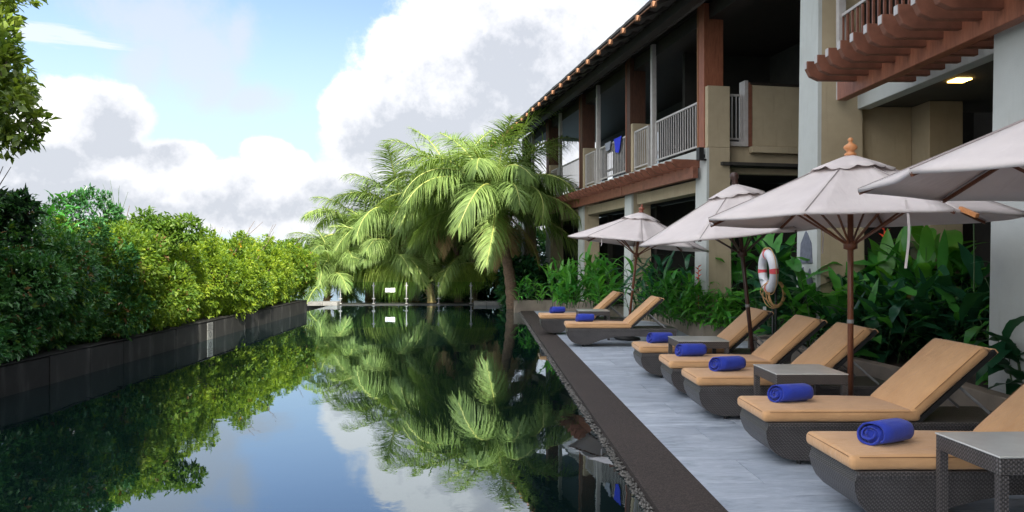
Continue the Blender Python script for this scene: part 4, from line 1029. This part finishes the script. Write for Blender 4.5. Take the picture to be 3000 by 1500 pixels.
def ginger(label, base, h, n_stems, leaves_per, key, spread=.35, seed=0, lsc=1.0, broad=False, group=None, lean=None, alt=None, name='ginger_plant', elev=(25, 75), flowers=None, hidden=False):
    leaves_per = leaves_per + (1 if n_stems > 8 else 0); rs = random.Random(seed); t_ = thing(name, label, 'plant', base, 0, group); st = MB(); kk = LEAFB if broad else LEAF
    for s in range(n_stems):
        a = rs.uniform(0, 2 * PI); r = spread * math.sqrt(rs.random()); b0 = Vector((r * math.cos(a) * .6, r * math.sin(a) * .6, 0))
        hh = h * rs.uniform(.6, 1.0); tilt = rs.uniform(.05, .28); top = b0 + Vector((math.cos(a) * tilt * hh, math.sin(a) * tilt * hh, hh * .8))
        if lean: top += Vector(lean) * hh
        mid = (b0 + top) / 2 + Vector((0, 0, hh * .05)); st.tube([b0, mid, top], [.009 * lsc, .007 * lsc, .004 * lsc], 5, caps=False)
        a0 = rs.uniform(0, PI)
        for i in range(leaves_per):
            f = .12 + .88 * i / max(1, leaves_per - 1); p = b0.lerp(mid, min(1, f * 2)) if f < .5 else mid.lerp(top, (f - .5) * 2)
            az_ = a0 + (i % 2) * PI + rs.uniform(-.5, .5); k2 = key if (not alt or rs.random() > alt[1]) else alt[0]
            o = link('leaf', rs.choice(kk[k2]), t_, p); o.rotation_euler = Euler((rs.uniform(-.5, .5), -R(rs.uniform(*elev)) * (1.15 if i == leaves_per - 1 else 1), az_)); sc = lsc * rs.uniform(.75, 1.2) * (h / 1.6 * .4 + .6); o.scale = (sc, sc, sc)
    st.build('stem', 'stem', t_)
    if flowers:
        for (fx, fy, fz, m_, s_) in flowers:
            q = MB()
            for i in range(6):
                f = i / 5; sd = 1 if i % 2 else -1; p = Vector((fx, fy, fz + f * .22 * s_)); e = p + Vector((sd * .07 * s_, 0, .06 * s_)); q.add([p - Vector((0, .012, 0)), p + Vector((0, .012, .0)), e, p + Vector((0, 0, .035 * s_))], [(0, 1, 2), (0, 2, 3), (1, 3, 2)])
            q.tube([(fx * .6, fy * .6, fz * .3), (fx, fy, fz), (fx, fy, fz + .22 * s_)], [.006, .006, .004], 5); q.build('flower', m_, t_)
    return t_
GG = 'ginger and heliconia plants in the planters'
def gp(px, z, h=.25): return G(px, z, h)
# far thin plants
for i, (px, z, h, ky, lab) in enumerate([(1515, 23.4, .85, 'helic', 'short pale leaved plant at the far left end of the far planter'), (1545, 24.2, 1.0, 'helic', 'short plant with thin bare canes in the far planter'), (1580, 23.2, .9, 'helic_bright', 'short light green plant just left of the dense far clump')]):
    ginger(lab, gp(px, z, .26), h, 4, 5, ky, .2, 200 + i, .8, group=GG)
for i, (px, z, h, lab) in enumerate([(1640, 21.6, 1.5, 'dense ginger clump left in the far planter'), (1690, 21.2, 1.45, 'dense ginger clump in front of the third column'), (1735, 21.6, 1.7, 'dense ginger clump with tall upright shoot beside the second column'), (1785, 21.0, 1.8, 'tallest ginger clump of the far planter, left of the second column'), (1665, 20.9, 1.1, 'low ginger clump at the front of the far planter wall'), (1760, 20.4, 1.0, 'low bright ginger clump directly behind the farthest lounger')]):
    ginger(lab, gp(px, z, .26), h, 9, 6, 'helic', .5, 220 + i, 1.05, group=GG, alt=('helic_bright', .45))
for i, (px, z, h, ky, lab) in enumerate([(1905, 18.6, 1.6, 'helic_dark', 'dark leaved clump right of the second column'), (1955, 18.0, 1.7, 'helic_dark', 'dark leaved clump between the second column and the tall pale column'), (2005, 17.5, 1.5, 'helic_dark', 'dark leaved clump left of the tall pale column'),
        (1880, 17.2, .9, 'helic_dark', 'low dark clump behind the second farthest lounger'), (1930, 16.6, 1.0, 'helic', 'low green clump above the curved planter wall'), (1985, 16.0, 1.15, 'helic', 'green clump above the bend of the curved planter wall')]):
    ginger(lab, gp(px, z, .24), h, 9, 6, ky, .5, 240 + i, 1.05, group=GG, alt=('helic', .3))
for i, (px, z, h, lab) in enumerate([(2045, 15.4, 1.15, 'bright green bamboo leaved clump with a red flower'), (2095, 15.0, 1.0, 'bright green narrow leaved clump right of the red flower'), (2150, 14.9, 1.05, 'bright green narrow leaved clump behind the leaning parasol pole'), (2010, 15.6, .75, 'low bright leaves spilling over the curved planter wall'), (2120, 14.5, .6, 'low bright clump along the planter wall left of the leaning pole')]):
    ginger(lab, gp(px, z, .24), h, 9, 7, 'helic_bright', .45, 260 + i, .85, group=GG, alt=('helic', .35), elev=(5, 60), flowers=[(-.02, -.1, .95, 'red', 1.1)] if i == 0 else None)
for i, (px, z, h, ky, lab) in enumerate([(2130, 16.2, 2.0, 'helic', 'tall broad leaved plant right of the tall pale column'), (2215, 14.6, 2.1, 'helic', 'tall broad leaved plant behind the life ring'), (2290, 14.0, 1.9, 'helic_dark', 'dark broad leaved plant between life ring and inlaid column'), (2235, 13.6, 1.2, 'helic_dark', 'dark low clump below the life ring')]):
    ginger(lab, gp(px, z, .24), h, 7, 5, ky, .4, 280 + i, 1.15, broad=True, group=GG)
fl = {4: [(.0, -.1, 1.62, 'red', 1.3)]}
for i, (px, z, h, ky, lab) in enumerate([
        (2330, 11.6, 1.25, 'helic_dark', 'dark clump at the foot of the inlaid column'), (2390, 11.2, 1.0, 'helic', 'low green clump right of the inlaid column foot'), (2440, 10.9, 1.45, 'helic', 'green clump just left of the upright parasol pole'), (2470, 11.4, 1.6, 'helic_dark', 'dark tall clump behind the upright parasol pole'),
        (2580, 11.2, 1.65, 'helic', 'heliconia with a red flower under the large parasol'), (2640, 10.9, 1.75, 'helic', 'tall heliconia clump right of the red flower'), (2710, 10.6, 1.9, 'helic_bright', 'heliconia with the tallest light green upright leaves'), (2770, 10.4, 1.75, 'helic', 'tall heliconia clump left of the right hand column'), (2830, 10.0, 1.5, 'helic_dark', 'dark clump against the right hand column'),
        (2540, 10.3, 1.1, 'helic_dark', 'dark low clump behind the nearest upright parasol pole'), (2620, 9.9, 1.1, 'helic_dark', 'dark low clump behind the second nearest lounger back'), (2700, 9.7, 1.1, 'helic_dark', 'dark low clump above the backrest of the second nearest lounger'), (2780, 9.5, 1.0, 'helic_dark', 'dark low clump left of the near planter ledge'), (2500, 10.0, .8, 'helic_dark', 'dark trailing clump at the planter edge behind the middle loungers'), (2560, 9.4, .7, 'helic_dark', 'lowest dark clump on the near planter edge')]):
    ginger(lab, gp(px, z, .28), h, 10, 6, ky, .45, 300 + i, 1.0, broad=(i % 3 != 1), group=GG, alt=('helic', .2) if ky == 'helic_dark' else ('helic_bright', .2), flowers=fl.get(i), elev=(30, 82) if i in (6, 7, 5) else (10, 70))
for i, (px, z, h, ky, lab) in enumerate([(3010, 7.6, 1.1, 'helic', 'green broad leaves reaching in at the right edge above the nearest lounger'), (3040, 6.9, .7, 'helic_dark', 'dark leaves low at the right edge behind the nearest lounger'), (3060, 7.9, 1.5, 'helic_dark', 'dark broad leaves at the right edge under the nearest parasol')]):
    ginger(lab, gp(px, z, .28), h, 6, 6, ky, .35, 330 + i, .95, broad=True, group=GG, elev=(-15, 50))
# orange flower spike under nearest parasol
of = thing('flame_flower', 'orange feathery flower spike below the nearest parasol', 'flower', V(2850, 590, 9.2) - Vector((0, 0, 1.2)))
q = MB(); q.tube([(0, 0, -.6), (.02, 0, .5), (0, 0, 1.5)], .008, 5); q.build('stem', 'stem', of)
q = MB(); rs = random.Random(5)
for i in range(60):
    f = rs.random(); p = Vector((0, 0, 1.12 + .27 * f)); a = rs.uniform(0, 6.28); r = .09 * (1 - f * .6); e = p + Vector((math.cos(a) * r, math.sin(a) * r, rs.uniform(-.02, .05))); q.add([p, p + Vector((0, 0, .014)), e], [(0, 1, 2)])
q.build('bract', 'orange', of)

# ---------------------------------------------------------------- palms
def frond_mesh(L, th0, droop, seed, lw=.032, ll=.82, dry=False, hang=.55, fm=None):
    rs = random.Random(seed); n = 26; pts = []; x = z = 0; tl_ = []
    for i in range(n + 1):
        f = i / n; th = th0 - droop * f ** 1.25; tl_.append(th); pts.append(Vector((x, 0, z))); x += L / n * math.cos(th); z += L / n * math.sin(th)
    sw = rs.uniform(-.15, .15)
    pts = [p + Vector((0, sw * (i / n) ** 2 * L * .5, 0)) for i, p in enumerate(pts)]
    V_ = []; F_ = []
    N = 112
    for s in range(N):
        f = .13 + .87 * s / (N - 1); i = min(n - 1, int(f * n)); fr = f * n - i; p = pts[i].lerp(pts[min(n, i + 1)], min(1, fr)); T = (pts[i + 1] - pts[i]).normalized(); up = Vector((-T.z, 0, T.x)).normalized(); B = T.cross(up).normalized()
        l = ll * (L / 2.8) * (.35 + .75 * math.sin(PI * min(1, (f - .05) ** .75))) * rs.uniform(.88, 1.08)
        if f > .93: l *= .8
        for sd in (-1, 1):
            fwd = .35 + .75 * f ** 2; d = (B * sd * rs.uniform(.7, .95) + T * (fwd + rs.uniform(-.14, .14)) + up * rs.uniform(.0, .45)).normalized(); q = p.copy(); w = lw * rs.uniform(.8, 1.15)
            wdir = (T - d * T.dot(d)).normalized(); o = len(V_)
            hg = hang * rs.uniform(.5, 1.5); segs = 4
            for k in range(segs + 1):
                g = k / segs; ww = w * .5 * (1 - g) ** .7 if k else w * .3
                V_.append(q - wdir * ww); V_.append(q + wdir * ww)
                d = (d + Vector((0, 0, -hg * .45))).normalized(); q = q + d * (l / segs)
            for k in range(segs): F_.append((o + 2 * k, o + 2 * k + 1, o + 2 * k + 3, o + 2 * k + 2))
    me = bpy.data.meshes.new('frond')
    ra = MB(); ra.tube(pts, [.028 * (1 - .85 * i / n) + .003 for i in range(n + 1)], 5, caps=False)
    o = len(V_); V_ += [Vector(v) for v in ra.v]; nleaf = len(F_); F_ += [tuple(i + o for i in f) for f in ra.f]
    me.from_pydata(V_, [], F_); me.materials.append(M[fm or ('palm_dry' if dry else 'palm')]); me.materials.append(M['rachis'])
    idx = [0] * nleaf + [1] * (len(F_) - nleaf); me.polygons.foreach_set('material_index', idx); me.polygons.foreach_set('use_smooth', [False] * nleaf + [True] * (len(F_) - nleaf))
    return me
FR = []
for i, (t0, dr) in enumerate([(82, 60), (74, 85), (66, 100), (58, 110), (48, 110), (38, 105), (25, 90), (10, 75), (-10, 60), (70, 120), (55, 130), (40, 125)]):
    FR.append(frond_mesh(2.8, R(t0), R(dr), 500 + i, hang=.55 + .06 * i if i < 9 else 1.1))
dryf = frond_mesh(2.2, R(-30), R(55), 555, dry=True, hang=.7)
FBIG = frond_mesh(2.8, R(42), R(72), 601, ll=.92, hang=2.2, fm='palm_young'); FBIG2 = frond_mesh(2.8, R(36), R(62), 602, ll=1.0, hang=2.4, fm='palm_young'); FB3 = frond_mesh(2.8, R(26), R(50), 603, ll=1.15, hang=3.2, fm='palm_young')
def palm(label, base, crown, L, n, seed, dry=2, custom=None, skirt=False, tm='palmtrunk', youngz=False, group='coconut palms at the far end of the pool', r0=.16):
    base = Vector(base); crown = Vector(crown); rs = random.Random(seed); t_ = thing('palm_tree', label, 'palm tree', base, 0, group); c = crown - base
    q = MB(); pts = []; rad = []; k = 22
    for i in range(k + 1):
        f = i / k; pts.append(Vector((c.x * f ** 1.5, c.y * f, c.z * f))); rad.append((r0 * (1 - .45 * f) + .05 * (1 - f) ** 6) * (1.10 if i % 2 else .95))
    q.tube(pts, rad, 12); q.build('trunk', tm, t_, smooth=True)
    q = MB()
    for i in range(26):
        a = rs.uniform(0, 2 * PI); p = c + Vector((0, 0, rs.uniform(-.55, -.05))); e = p + Vector((math.cos(a) * .24, math.sin(a) * .24, rs.uniform(-.1, .32))); sd = Vector((-math.sin(a), math.cos(a), 0)) * .05
        q.add([p - sd, p + sd, e + sd * .3, e - sd * .3], [(0, 1, 2, 3)])
    q.build('husk', 'husk', t_)
    if skirt:
        q = MB()
        for i in range(46):
            a = rs.uniform(0, 2 * PI); zt = rs.uniform(-1.0, -.1); rr_ = rs.uniform(.12, .30); l_ = rs.uniform(.3, .7); cx_ = c.x * (1 + zt / c.z) ** 1.5
            p = Vector((cx_ + math.cos(a) * .14, c.y + math.sin(a) * .14, c.z + zt)); e = p + Vector((math.cos(a) * (rr_ - .1), math.sin(a) * (rr_ - .1), -l_)); sd = Vector((-math.sin(a), math.cos(a), 0)) * .055
            q.add([p - sd, p + sd, e + sd * .6, e - sd * .6], [(0, 1, 2, 3)])
        q.build('dead_sheath', 'deadsheath', t_)
    lst = custom or []
    if not custom:
        for i in range(n):
            g = i / n; k = min(8, int(g * 9)) if rs.random() < .72 else rs.choice((9, 10, 11)); lst.append((k, i * 137.5 + rs.uniform(-12, 12), rs.uniform(.85, 1.1)))
    for (k, a, s_) in lst:
        me = FR[k] if isinstance(k, int) else k; s2_ = s_ * L / 2.8; o = link('frond', me, t_, c + Vector((0, 0, .05))); o.rotation_euler = (rs.uniform(-.3, .3), rs.uniform(-.08, .08), R(a)); o.scale = (s2_, s2_, s2_)
    for i in range(dry):
        o = link('frond', dryf, t_, c); o.rotation_euler = (0, 0, rs.uniform(0, 6.28)); o.scale = (.8 * L / 2.8,) * 3; o['label'] = 'dry brown hanging frond'
    return t_
palm('tallest coconut palm with a bare brown trunk beside the hotel wing', G(1505, 25.6, -.3), V(1452, 612, 25.8), 4.05, 38, 1, 5, skirt=True, r0=.22)
palm('coconut palm with a wide crown just left of the tallest one', G(1345, 29.5, -.6), V(1325, 610, 29.5), 3.9, 28, 2, 1)
palm('coconut palm with a lower crown in the middle of the group', G(1210, 31, -.6), V(1190, 670, 31.0), 3.9, 28, 3, 1)
palm('coconut palm left of the middle one, its fronds arching out over the sky', G(1080, 32.5, -.7), V(1075, 730, 32.5), 3.7, 28, 4, 1)
palm('leftmost coconut palm leaning over the gap beside the hedge', G(1010, 31.5, -.7), V(1010, 800, 31.0), 3.2, 24, 5, 0)
palm('low coconut palm hidden among the others behind the glass fence', G(1160, 30, -.6), V(1150, 800, 30.0), 3.2, 20, 6, 2)
palm('low coconut palm at the right of the group in the shade', G(1390, 29.6, -.6), V(1385, 735, 29.6), 3.2, 22, 7, 2)
palm('low coconut palm at the left corner of the pool, fronds trailing to the water edge', G(955, 29.6, -.3), V(965, 835, 29.6), 2.5, 18, 9, 0)
palm('young short palm with a stubby orange trunk right behind the glass fence', G(1266, 28.75, -.3), V(1256, 832, 28.75), 2.8, 10, 8, 0,
     custom=[(FB3, 6, .95), (FB3, 14, .8), (FB3, 172, 1.1), (FB3, 166, .9), (FBIG2, 171, 1.22), (FBIG, 10, .98), (FBIG2, 158, 1.0), (2, 75, .8), (FR[9], 110, .85), (0, 100, .7), (FBIG, 22, .85), (FR[11], 168, .55), (FR[1], 60, .6), (FBIG2, 174, 1.4), (FR[10], 22, .6)], r0=.19, tm='husk', youngz=True)
# dark undergrowth behind the palms
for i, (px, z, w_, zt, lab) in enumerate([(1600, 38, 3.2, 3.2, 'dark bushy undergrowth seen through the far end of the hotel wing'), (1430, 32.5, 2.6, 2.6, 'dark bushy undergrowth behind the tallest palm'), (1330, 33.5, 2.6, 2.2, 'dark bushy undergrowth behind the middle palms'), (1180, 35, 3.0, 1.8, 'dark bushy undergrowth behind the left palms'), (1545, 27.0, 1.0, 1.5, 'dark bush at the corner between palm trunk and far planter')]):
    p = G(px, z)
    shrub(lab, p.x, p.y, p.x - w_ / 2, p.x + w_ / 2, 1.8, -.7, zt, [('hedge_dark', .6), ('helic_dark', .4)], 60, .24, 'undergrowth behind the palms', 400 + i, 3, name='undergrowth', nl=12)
# tall grasses above the hedge
def grass(label, px, py, z, n, h, seed):
    rs = random.Random(seed); v = V(px, py, z); t_ = MB()
    for i in range(n):
        a = rs.uniform(-.25, .25); hh = h * rs.uniform(.6, 1); t_.tube([(0, 0, 0), (a * .5, 0, hh * .6), (a + .05 * rs.uniform(-1, 1), 0, hh)], [.006, .005, .002], 4)
    o = t_.build('grass_stalk', 'stem', None, loc=v); tag(o, label, 'grass')
grass('thin tall grass stalks above the hedge, left of the lit shrubs', 345, 690, 13.5, 7, 1.0, 3)
grass('single thin stalk standing above the far lit hedge', 682, 705, 19, 1, .4, 4)
# feathery sprout plants
for i, (px, py, z, s_) in enumerate([(165, 640, 11.5, 1), (120, 640, 11.2, .8), (195, 660, 11.6, .9)]):
    v = V(px, py, z); lab = ['feathery sprout with drooping pale green leaves above the dark hedge', 'smaller sprout left of the feathery one above the dark hedge', 'short sprout right of the feathery one above the dark hedge'][i]
    ginger(lab, v - Vector((0, 0, .3)), .95 * s_, 3, 7, 'helic', .15, 450 + i, .42, name='sprout', elev=(-20, 60), broad=True)
